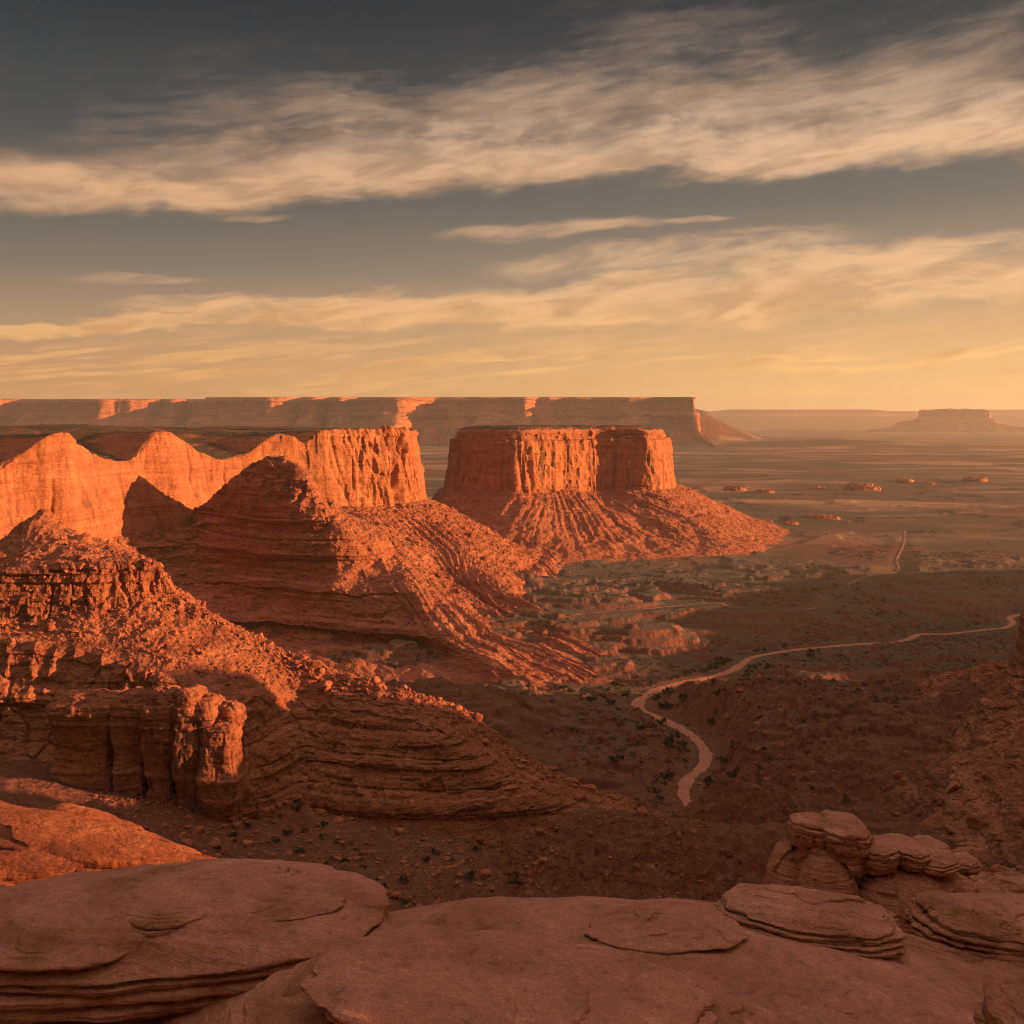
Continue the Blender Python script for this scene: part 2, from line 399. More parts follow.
def ground_mat():
    mt = bpy.data.materials.new('desert_floor'); mt.use_nodes = True
    t = mt.node_tree; N = NT(t); bs = t.nodes['Principled BSDF']
    geo = t.nodes.new('ShaderNodeNewGeometry'); p = geo.outputs['Position']
    nx, ny, nz = N.xyz(geo.outputs['Normal'])
    x, y, z = N.xyz(p)
    big = N.noise(N.v('MULTIPLY', p, (.0011, .0016, 0)), 1.0, 6, .6, .4)
    mid = N.noise(N.v('MULTIPLY', p, (.009, .012, .01)), 1.0, 7, .62, .5)
    fin = N.noise(N.v('MULTIPLY', p, (.12, .12, .12)), 1.0, 5, .65)
    red = N.mix(fin, (0.115, .040, .026), (0.205, .078, .046))
    red = N.mix(N.sm(y, 520, 380), red, N.mix(N.add(N.mul(fin, .5), N.mul(mid, .5)), (0.075, .023, .015), (0.22, .070, .040)))
    olive = N.mix(fin, (0.078, .053, .037), (0.128, .085, .058))
    f = N.add(N.mul(big, .55), N.mul(mid, .45))
    pb = N.noise(N.v('MULTIPLY', p, (.5, .5, .5)), 1.0, 6, .74)
    red = N.mix(N.mul(N.sm(pb, .55, .72), .8), red, (.36, .15, .09))
    red = N.mix(N.mul(N.sm(pb, .46, .34), .8), red, (.05, .022, .015))
    flat = N.sm(nz, 0.84, 0.975)
    far = N.sm(y, 450, 900)
    col = N.mix(N.mul(N.mul(N.sm(f, N.sm(y, 600, 1000, .42, .34), N.sm(y, 600, 1000, .60, .52)), flat), N.sm(y, 380, 620, .35, 1)), red, olive)
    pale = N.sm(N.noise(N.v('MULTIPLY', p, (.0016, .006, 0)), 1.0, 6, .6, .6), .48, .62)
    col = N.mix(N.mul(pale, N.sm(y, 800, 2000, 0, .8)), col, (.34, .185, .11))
    pd = N.v('ADD', p, N.comb(N.mul(N.noise(p, .6, 3), 3.0), N.mul(N.noise(N.v('ADD', p, (5, 5, 5)), .6, 3), 3.0), 0))
    d1 = N.voro(pd, 0.22); d2 = N.voro(N.v('ADD', pd, (9, 4, 0)), 0.09); d3 = N.voro(pd, 0.45)
    cl = N.sm(mid, .40, .62)
    dots = N.m('MAXIMUM', N.sm(d1, N.mul(cl, .36), N.mul(cl, .2)), N.mul(N.sm(d2, N.mul(cl, .26), N.mul(cl, .15)), .9))
    dots = N.m('MAXIMUM', dots, N.mul(N.sm(d3, N.mul(cl, .34), N.mul(cl, .18)), .6))
    col = N.mix(N.mul(N.mul(dots, .85), N.sm(y, 380, 520)), col, (0.036, 0.030, 0.016))
    t.links.new(col, bs.inputs['Base Color'])
    bs.inputs['Roughness'].default_value = .95; bs.inputs['Specular IOR Level'].default_value = .1
    hgt = N.add(N.mul(N.noise(N.v('MULTIPLY', p, (.25, .25, .25)), 1.0, 6, .7), 1.2), N.add(N.mul(dots, 1.0), N.mul(N.voro(p, .7), -.4)))
    bp = t.nodes.new('ShaderNodeBump'); bp.inputs['Strength'].default_value = .8; bp.inputs['Distance'].default_value = 1.0
    t.links.new(hgt, bp.inputs['Height']); t.links.new(bp.outputs[0], bs.inputs['Normal'])
    return mt
M_GROUND = ground_mat()

def simple_mat(name, c1, c2, sc=1.0, bump=.5):
    mt = bpy.data.materials.new(name); mt.use_nodes = True
    t = mt.node_tree; N = NT(t); bs = t.nodes['Principled BSDF']
    p = t.nodes.new('ShaderNodeNewGeometry').outputs['Position']
    n = N.noise(p, sc, 5, .65)
    t.links.new(N.mix(n, c1, c2), bs.inputs['Base Color'])
    bs.inputs['Roughness'].default_value = .95; bs.inputs['Specular IOR Level'].default_value = .1
    bp = t.nodes.new('ShaderNodeBump'); bp.inputs['Strength'].default_value = bump; bp.inputs['Distance'].default_value = .3 / sc
    t.links.new(n, bp.inputs['Height']); t.links.new(bp.outputs[0], bs.inputs['Normal'])
    return mt
M_ROAD = simple_mat('road_dirt', (.24, .085, .05), (.58, .235, .14), .22, .6)
M_TRACE = simple_mat('faint_track', (.17, .075, .046), (.36, .165, .10), .1, .5)
M_SHRUB = simple_mat('juniper_foliage', (.022, .030, .014), (.060, .062, .028), 2.0)
M_STEM = simple_mat('juniper_wood', (.10, .07, .05), (.16, .11, .08), 3.0)

# ------------------------------------------------------------------ ground
ROAD = [(700, 824), (695, 816), (684, 795), (688, 778), (702, 766), (706, 754), (697, 740), (682, 729), (662, 720), (644, 713), (638, 704),
        (650, 693), (676, 684), (706, 678), (728, 672), (742, 664), (752, 657), (778, 652), (820, 647), (862, 643), (895, 641), (911, 637), (918, 634), (945, 634),
        (985, 630), (1004, 628), (1013, 622), (1010, 617), (1030, 613), (1060, 616)]
WASH = [(905, 530), (903, 545), (896, 560), (893, 572), (866, 576), (852, 581), (842, 589), (836, 593)]
WASH2 = [(560, 618), (640, 612), (700, 607), (760, 609), (812, 609), (824, 605), (822, 598), (812, 593)]
def flatpts(lst, n=240, zz=-150.0):
    a = np.array([((q[0] - 512) / F * (-zz * F / (q[1] - HY)), -zz * F / (q[1] - HY)) for q in lst])
    h = np.linalg.norm(a[1:] - a[:-1], axis=1)
    r, _ = herm(a, h, np.linspace(0, h.sum(), n)); return r
ROADS = [(flatpts(ROAD, 700), 2.2), (flatpts(WASH, 240), 2.0), (flatpts(WASH2, 240), 1.3)]

def bump2(x, y, cx, cy, rx, ry, h, ang=0.0, p=1.0):
    c, s = cos(ang), sin(ang)
    dx = (x - cx) * c + (y - cy) * s; dy = -(x - cx) * s + (y - cy) * c
    return h * np.exp(-((dx / rx) ** 2 + (dy / ry) ** 2) ** p)
def ledged(h, step, sharp):
    k = h / step; fl = np.floor(k); fr = k - fl
    return (fl + sstep(fr, .5 - sharp, .5 + sharp)) * step
def road_dist(x, y):
    best = np.full(x.shape, 1e9)
    sel = (y > 330) & (y < 1700) & (x > -20) & (x < 560)
    if sel.any():
        xs = x[sel]; ys = y[sel]; b = np.full(xs.shape, 1e9)
        for r, w in ROADS:
            for q in r[::5]:
                b = np.minimum(b, (xs - q[0]) ** 2 + (ys - q[1]) ** 2)
        best[sel] = np.sqrt(b)
    return best
def ground_h(x, y, road=True):
    x = np.asarray(x, float); y = np.asarray(y, float)
    base = np.zeros_like(x)
    # canyon floor climbing towards the near ridge, mounds of red shale in the near canyon
    base = base + bump2(x, y, -150, 395, 95, 90, 15)
    base = base + bump2(x, y, -210, 300, 90, 120, 22)
    g = bump2(x, y, 22, 345, 36, 14, 17, .20) + bump2(x, y, 52, 326, 34, 14, 22, -.35) + bump2(x, y, 96, 300, 34, 20, 24, -.2) + bump2(x, y, 70, 362, 24, 11, 21, .15) + bump2(x, y, 20, 318, 30, 22, 9)
    g = g + (g > .3) * ridged(x / 22, y / 16, .4, 4, .55, 3.0) * np.minimum(g, 8) * .42 + (g > .3) * ridged(x / 8, y / 8, .4, 3, .55, 5.0) * np.minimum(g, 5) * .14
    g = g + bump2(x, y, 118, 470, 60, 24, 6, .2) + bump2(x, y, 150, 540, 80, 26, 7, .1) + bump2(x, y, 150, 425, 70, 26, 9, -.2) + bump2(x, y, 215, 480, 70, 30, 9, -.3)
    near = sstep(y, 1500, 500)
    hum = ridged(x / 62, y / 40, 0.3, 5, .55, 2.0)
    msk = sstep(x, 40, 110) * sstep(y, 610, 510) * sstep(y, 240, 330)
    g = g + msk * (np.maximum(hum, -.3) * 17.0 + 3.5)
    left = sstep(x, 45, 0) * sstep(y, 380, 440) * sstep(y, 640, 560)
    g = g + left * (np.maximum(ridged(x / 60, y / 30, .7, 4, .5, 5.0), -.35) * 7 + 2.5)
    bn = bump2(x, y, -5, 965, 120, 45, 13, -.15) + bump2(x, y, 60, 880, 90, 40, 7, .1) + bump2(x, y, 10, 760, 90, 35, 7, -.1) + bump2(x, y, -40, 560, 60, 26, 8, -.3)
    bn = bn * (1 + .5 * fbm(x / 30, y / 30, .3, 4))
    base = base + ledged(bn, 2.8, .12)
    lw = .18 + .52 * sstep(y, 390, 460)
    lv = ledged(g + fbm(x / 30, y / 30, .2, 3) * 1.4, 2.7, .11)
    g = g * (1 - lw) + lv * lw
    ra = ridged(x / 20, y / 20, .8, 4, .6, 9.0)
    rough = np.maximum(ra, -.2) * 2.6 * sstep(y, 900, 500) + fbm(x / 38, y / 38, .5, 5, .55, 1.0) * 1.5 + ridged(x / 16, y / 16, .1, 3, .5, 3.0) * .45
    h = base + g + rough * (0.35 + .65 * near)
    far = sstep(y, 1300, 3000)
    h = h + far * (fbm(x / 900, y / 500, .9, 4, .5, 4.0) * 14 + ridged(x / 380, y / 260, .4, 4, .5, 6.0) * 7 - 3)
    mid = sstep(y, 800, 1300) * sstep(y, 3500, 1800)
    lm = ridged(x / 160, y / 110, .2, 4, .5, 8.0) * 4 - 1.5
    h = h + mid * np.where(lm > 0, ledged(lm * 1.6, 2.4, .2), lm * .3)
    # dark low ridge at the foot of the long mesa, low swells on the right
    rr_ = np.sqrt(((x - 1000) / 520) ** 2 + ((y - 6260) / 300) ** 2)
    h = h + 235 * np.clip(1 - rr_, 0, 1) ** 1.15 * (1 + .12 * ridged(x / 120, y / 120, .3, 3)) + 0 * x + bump2(x, y, 1500, 5600, 700, 200, 42, -.1) + bump2(x, y, 1900, 3600, 900, 160, 10, .05)
    tq = fbm(x / 85, y / 55, .6, 5, .55, 6.0) * 11 + fbm(x / 14, y / 14, .3, 3) * .5
    zn = sstep(y, 385, 450) * sstep(y, 1250, 950)
    h = h + zn * ledged(tq, 2.6, .07) * 1.25
    if road:
        d = road_dist(x, y)
        w = sstep(d, 26, 5) * sstep(y, 392, 425)
        sm_ = base * 1.0 + fbm(x / 70, y / 70, .5, 2, .5, 1.0) * 1.3
        h = h * (1 - w) + sm_ * w - sstep(d, 9, 3) * .5
    return h - 150.0

def build_ground():
    us = np.concatenate([np.linspace(-1.6, -.56, 60)[:-1], np.linspace(-.56, .56, 940), np.linspace(.56, 1.6, 60)[1:]])
    vv = np.linspace(150 / 290., 150 / 9000., 1050)
    ds = np.concatenate([np.linspace(35, 290, 60)[:-1], 150 / vv, np.linspace(9000, 26000, 90)[1:]])
    D, U = np.meshgrid(ds, us, indexing='ij')
    X = U * D; Y = D
    Z = ground_h(X, Y)
    g = grid_obj('ground', np.stack([X, Y, Z], -1), M_GROUND, flip=True)
    tag(g, 'dark scrubby desert valley floor running out to the horizon', 'ground', kind='structure')
build_ground()
def ribbon(name, pts, w, label):
    d = np.gradient(pts, axis=0); d /= np.linalg.norm(d, axis=1, keepdims=True); n = np.stack([-d[:, 1], d[:, 0]], -1)
    s = np.linspace(0, len(pts), len(pts))
    ww = w * (1 + .6 * fbm(s / 12, s * 0 + w, .5, 3)) * sstep(s, -12, 14)
    if w < 2.1: ww = ww * np.clip(fbm(s / 9, s * 0 + 3 * w, .2, 3) * 3 + .55, 0, 1)
    ww = ww * (1 + .45 * np.exp(-((pts[:, 1] - 590) / 90) ** 2))
    cols = []
    for k in np.linspace(-1, 1, 9):
        ed = 1 + .4 * abs(k) * fbm(s / 2.2, s * 0 + np.sign(k) * 3 + w, .7, 3)
        q = pts + n * (ww * k * ed)[:, None]
        cols.append(np.concatenate([q, (ground_h(q[:, 0], q[:, 1]) + .42 - .25 * k * k)[:, None]], 1))
    o = grid_obj(name, np.stack(cols, 1), M_ROAD if w > 2.1 else M_TRACE, flip=True)
    if tuple(o.data.polygons[0].normal)[2] < 0: o.data.flip_normals()
    tag(o, label, 'track', kind='structure')
ribbon('dirt_road', ROADS[0][0], ROADS[0][1], 'pale dirt road winding up the valley')
ribbon('dry_wash', ROADS[1][0], ROADS[1][1], 'thin pale sandy wash far up the valley')
ribbon('side_track', ROADS[2][0], ROADS[2][1], 'faint pale track crossing the valley below the butte')

_H = np.random.RandomState(77).rand(4096).astype(np.float32)
def blocks(x, y, z, w, h, seed=0.0):
    """random outward offset (-1..1) per jointed block of the rock"""
    zz = z + fbm(x / 60, y / 60, z / 60 + seed, 2) * h
    kz = np.floor(zz / h).astype(np.int64)
    off = _H[(kz * 37 + int(seed * 11)) & 4095] * w
    a = (x * .83 + y * .56 + fbm(x / 30, y / 30, z / 30, 2) * w * .5 + off) / w
    b = (x * -.5 + y * .87 + off * 1.7) / (w * 1.6)
    ka = np.floor(a).astype(np.int64); kb = np.floor(b).astype(np.int64)
    return _H[(ka * 131 + kb * 517 + kz * 917 + int(seed * 101)) & 4095] * 2 - 1
def fissure(x, y, z, w, width=.05, seed=0.0):
    """narrow near-vertical cracks, 0..1"""
    n = fbm(x / w + seed, y / w - seed, z / (w * 9), 3, .5, seed)
    m = np.clip(fbm(x / w / 2, y / w / 2, z / w / 3 + seed, 2) * 3 + .6, 0, 1)
    return np.exp(-(n / width) ** 2) * m
SURF = {}     # name -> (points, normals) for scattering
def strata_push(Pm, Nn, amt, k=1.0, wob=3.0):
    zz = Pm[..., 2] + fbm(Pm[..., 0] / 70, Pm[..., 1] / 70, Pm[..., 2] / 200, 2) * wob
    hn = Nn.copy(); hn[..., 2] = 0
    return Pm + hn * (beds(zz, k) * amt)[..., None]
def out_normals(Pm, ref, closed=False):
    n = normals(Pm, closed)
    if (n * ref).sum(-1).mean() < 0: n = -n
    return n

# ------------------------------------------------------------------ far mesas
def far_mesa():
    st = []
    r = np.random.RandomState(4)
    pxs = list(np.arange(-260, 700, 14.0))
    for i, px in enumerate(pxs):
        d = 6300 + 2300 * (1 - np.clip((px + 100) / 790., 0, 1.))
        c = fbm(np.array([px / 62.]), np.array([.3]), np.array([.7]), 3, .55, 2)[0]
        d = d - 620 * c - 160 * r.uniform(-1, 1)
        top = (418 - (397.3 if px > 205 else 399.3)) / F * d
        if px <= 205: d += 150
        x = (px - 512) / F * d
        tal = 330 + 160 * r.uniform(-.3, 1)
        st.append([(x + 30, d - tal - 260, -152), (x, d - tal * .55, -70 + 15 * r.uniform(-1, 1)), (x, d - 60, 15 + 12 * r.uniform(-1, 1)), (x, d - 15, top - 14), (x, d + 12, top), (x, d + 900, top + 2)])
    for px, d, f in ((688, 6300, 0.), (690, 6350, .12), (687, 6700, .2), (678, 7400, .3), (660, 8300, .3)):
        x = (px - 512) / F * d; z = 20.5 / F * d
        st.append([(x + 500 * f, d - 560 * (1 - f) - 30, -154), (x + 250 * f, d - 250 * (1 - f), -85), (x + 75 * f, d - 60 * (1 - f), 12), (x + 12 * f, d - 15 * (1 - f), z - 14), (x, d + 10, z), (x - 250, d + 500, z)])
    Pm, S, T = loft(st, 1500, 150, [.9, 1.2, 1.6, .5, .5], .8)
    n = out_normals(Pm, np.array([0, -1, .3]))
    tl = sstep(T, 2.4, 1.6)[None, :] * sstep(T, 0, .4)[None, :]; cl = sstep(T, 1.7, 2.0)[None, :] * sstep(T, 4.2, 3.9)[None, :]
    Pm = strata_push(Pm, n, 14 * (cl + .4 * tl), .12, 10)
    Pm += n * (tl * (ridged(Pm[..., 0] / 150, Pm[..., 1] / 500, .3, 3) * 32) + cl * (ridged(Pm[..., 0] / 90, Pm[..., 1] / 90, Pm[..., 2] / 400, 3) * 26))[..., None]
    Pm[..., 2] = np.minimum(Pm[..., 2], (418 - np.where(Pm[..., 0] / Pm[..., 1] > -.278, 397.2, 399.2)) / F * np.minimum(Pm[..., 1], 8900) + fbm(Pm[..., 0] / 200, Pm[..., 1] / 200, .1, 3) * 2)
    o = grid_obj('mesa', Pm, M_FAR)
    tag(o, 'long flat-topped mesa stretching along the skyline behind the cliffs', 'mesa')
far_mesa()

def ring_butte(name, ctr, outline, zb, zt, zf, foot, label, cat, mat, N, M, noise_s, amp, strata_k=.2):
    """closed butte: outline = plan points of the cliff; returns one mesh"""
    st = []
    for (x, y) in outline:
        dx, dy = x - ctr[0], y - ctr[1]; L = math.hypot(dx, dy); ux, uy = dx / L, dy / L
        st.append([(x + ux * foot, y + uy * foot, zf - 4), (x + ux * foot * .45, y + uy * foot * .45, zf + (zb - zf) * .42), (x + ux * 3, y + uy * 3, zb), (x, y, zb + (zt - zb) * .8), (x - ux * 4, y - uy * 4, zt), (ctr[0] + dx * .1, ctr[1] + dy * .1, zt + 2)])
    Pm, S, T = loft(st, N, M, [1, 1.2, 1.2, .5, .6], .6, closed=True)
    n = normals(Pm, True)
    rad = np.stack([Pm[..., 0] - ctr[0], Pm[..., 1] - ctr[1], Pm[..., 2] * 0], -1)
    if (n * rad).sum(-1).mean() < 0: n = -n
    Pm += n * (fbm(Pm[..., 0] / noise_s, Pm[..., 1] / noise_s, Pm[..., 2] / (noise_s * 2), 4) * amp * (T < 4.5))[..., None]
    o = grid_obj(name, Pm, mat, closed=True)
    return tag(o, label, cat)
d = 11800.
fx = lambda px: (px - 512) / F * d
ring_butte('butte', (fx(957), d + 100), [(fx(928), d + 60), (fx(942), d - 40), (fx(966), d - 140), (fx(982), d - 200), (fx(985), d - 140), (fx(978), d + 250), (fx(958), d + 450), (fx(931), d + 350)],
           5, 86, -152, 560, 'small hazy butte on the right skyline standing before a distant plateau', 'butte', M_FAR, 300, 60, 250, 55)
def far_plateau():
    st = []
    r = np.random.RandomState(9)
    for px in np.arange(-300, 1400, 18.0):
        dd = 17800 + 900 * fbm(np.array([px / 120.]), np.array([.1]), np.array([.2]), 3)[0]
        x = (px - 512) / F * dd
        t = 92 if 735 < px < 905 or px > 990 else 80
        st.append([(x, dd - 900, -155), (x, dd - 350, -60), (x, dd - 20, 40), (x, dd + 40, t), (x, dd + 3000, t)])
    Pm, S, T = loft(st, 500, 40, None, .8)
    o = grid_obj('plateau', Pm, M_FAR)
    tag(o, 'distant pale flat plateau on the far horizon', 'plateau', kind='structure')
far_plateau()

# ------------------------------------------------------------------ middle butte
def middle_butte():
    root = thing('butte', 'flat-topped sandstone butte with bright front and dark left side on a skirt of rubble', 'butte', (40, 1380, -152))
    q = lambda px, d: ((px - 512) / F * d, d)
    # stations: cliff foot plan point, rim inset dir, talus foot plan point
    S0 = [ (q(446, 1430), (458, 1430), q(400, 1330)), (q(451, 1390), (456, 1398), q(410, 1250)), (q(480, 1335), (482, 1345), q(455, 1150)),
           (q(509, 1292), (509, 1303), q(515, 1100)), (q(519, 1290), (519, 1301), q(560, 1095)), (q(540, 1308), (541, 1316), q(600, 1120)), (q(575, 1338), (575, 1346), q(650, 1140)),
           (q(600, 1357), (600, 1366), q(700, 1165)), (q(624, 1354), (624, 1364), q(735, 1170)), (q(650, 1348), (649, 1358), q(765, 1200)), (q(661, 1368), (657, 1378), q(785, 1255)), (q(670, 1412), (664, 1416), q(795, 1340)),
           (q(673, 1470), (665, 1470), q(800, 1480)), (q(660, 1540), (655, 1530), q(720, 1660)), (q(560, 1560), (560, 1550), q(560, 1700)), (q(460, 1510), (470, 1500), q(400, 1600)) ]
    st = []; ta = []
    cx, cy = 45, 1420
    for (c, rm, ft) in S0:
        rx, ry = q(*rm)
        zt = -16.0
        mx, my = c[0] * .35 + rx * .65, c[1] * .35 + ry * .65
        st.append([(c[0] * 1.0, c[1], -106), (c[0], c[1], -90), (mx * .5 + c[0] * .5, my * .5 + c[1] * .5, -60), (mx, my, -28), (rx, ry, zt - 3), (rx * .97 + cx * .03, ry * .97 + cy * .03, zt), (cx + (rx - cx) * .05, cy + (ry - cy) * .05, zt + 2)])
        k = .45
        ix, iy = c[0] + (cx - c[0]) * .12, c[1] + (cy - c[1]) * .12
        ta.append([(ft[0], ft[1], -154), (c[0] * (1 - .62) + ft[0] * .62, c[1] * .38 + ft[1] * .62, -138), (c[0] * .72 + ft[0] * .28, c[1] * .72 + ft[1] * .28, -112), (c[0] * .97 + ft[0] * .03, c[1] * .97 + ft[1] * .03, -91), (ix, iy, -84)])
    Pm, S, T = loft(st, 1100, 230, [.5, 1.2, 1.2, .6, .3, .7], .5, closed=True)
    n = normals(Pm, True)
    rad = np.stack([Pm[..., 0] - cx, Pm[..., 1] - cy, Pm[..., 2] * 0], -1)
    if (n * rad).sum(-1).mean() < 0: n = -n
    x, y, z = Pm[..., 0], Pm[..., 1], Pm[..., 2]
    wall = (sstep(T, 5, 4.4))[None, :]
    Pm = strata_push(Pm, n, 1.6 * wall * sstep(z, -40, -22), .7, 2)
    colm = ridged(x / 22, y / 22, z / 260, 3, .55, 1.) 
    dw = wall * (colm * 3.2 + ridged(x / 7, y / 7, z / 60, 2, .5, 2) * .9 + fbm(x / 5, y / 5, z / 7, 4) * .7 + np.minimum(0, ridged(x / 34, y / 34, z / 400, 1, .5, 5.) - .2) * -3)
    dw = dw + wall * (blocks(x, y, z, 9, 14, 1.) * 1.2 + blocks(x, y, z, 4, 5, 2.) * .6 - fissure(x, y, z, 20, .06, 1.) * 4.5 - fissure(x, y, z, 8, .07, 3.) * 1.6)
    tier = sstep(z, -27.5, -26.5)
    dw = dw * (0.6 + .4 * sstep(z, -18, -30)) + wall * tier * (blocks(x, y, z, 7, 3, 4.) * 1.2 - 2.2)
    Pm += n * dw[..., None]
    top = (1 - wall)
    Pm[..., 2] += top * (fbm(x / 12, y / 12, .3, 4) * 1.6 + .8 + np.maximum(0, ridged(x / 5, y / 5, .1, 3)) * .9)
    grid_obj('caprock', Pm, M_CLIFF, root, closed=True)
    Pm, S, T = loft(ta, 1300, 260, [1, 1.2, 1.1, .3], .35, closed=True)
    n = normals(Pm, True); n *= np.sign(n[..., 2].mean())
    x, y, z = Pm[..., 0], Pm[..., 1], Pm[..., 2]
    sarc = np.broadcast_to(S[:, None], x.shape); tt = np.broadcast_to(T[None, :], x.shape)
    th = np.arctan2(y - cy, x - cx)
    wv = fbm(x / 60, y / 60, z / 60, 3) * .5
    gul = ridged(np.cos(th) * 13 + wv, np.sin(th) * 13 + wv, tt * .2, 4, .6, 1.)
    env = sstep(T, .1, 1.2) * sstep(T, 3.4, 2.4)
    Pm += n * (env[None, :] * gul * 3.8 + (fbm(x / 30, y / 30, z / 30, 5, .64) * 6.0 + ridged(x / 9, y / 9, z / 9, 3, .6, 3) * 1.1 + blocks(x, y, z, 5, 3, 6.) * .25) * sstep(T, 0, .6)[None, :])[..., None]
    Pm = strata_push(Pm, n, 1.6 * sstep(T, 1.6, .6)[None, :], 1.0, 3)
    grid_obj('talus_slope', Pm, M_TALUS, root, closed=True)
    SURF['butte'] = (Pm, n)
middle_butte()

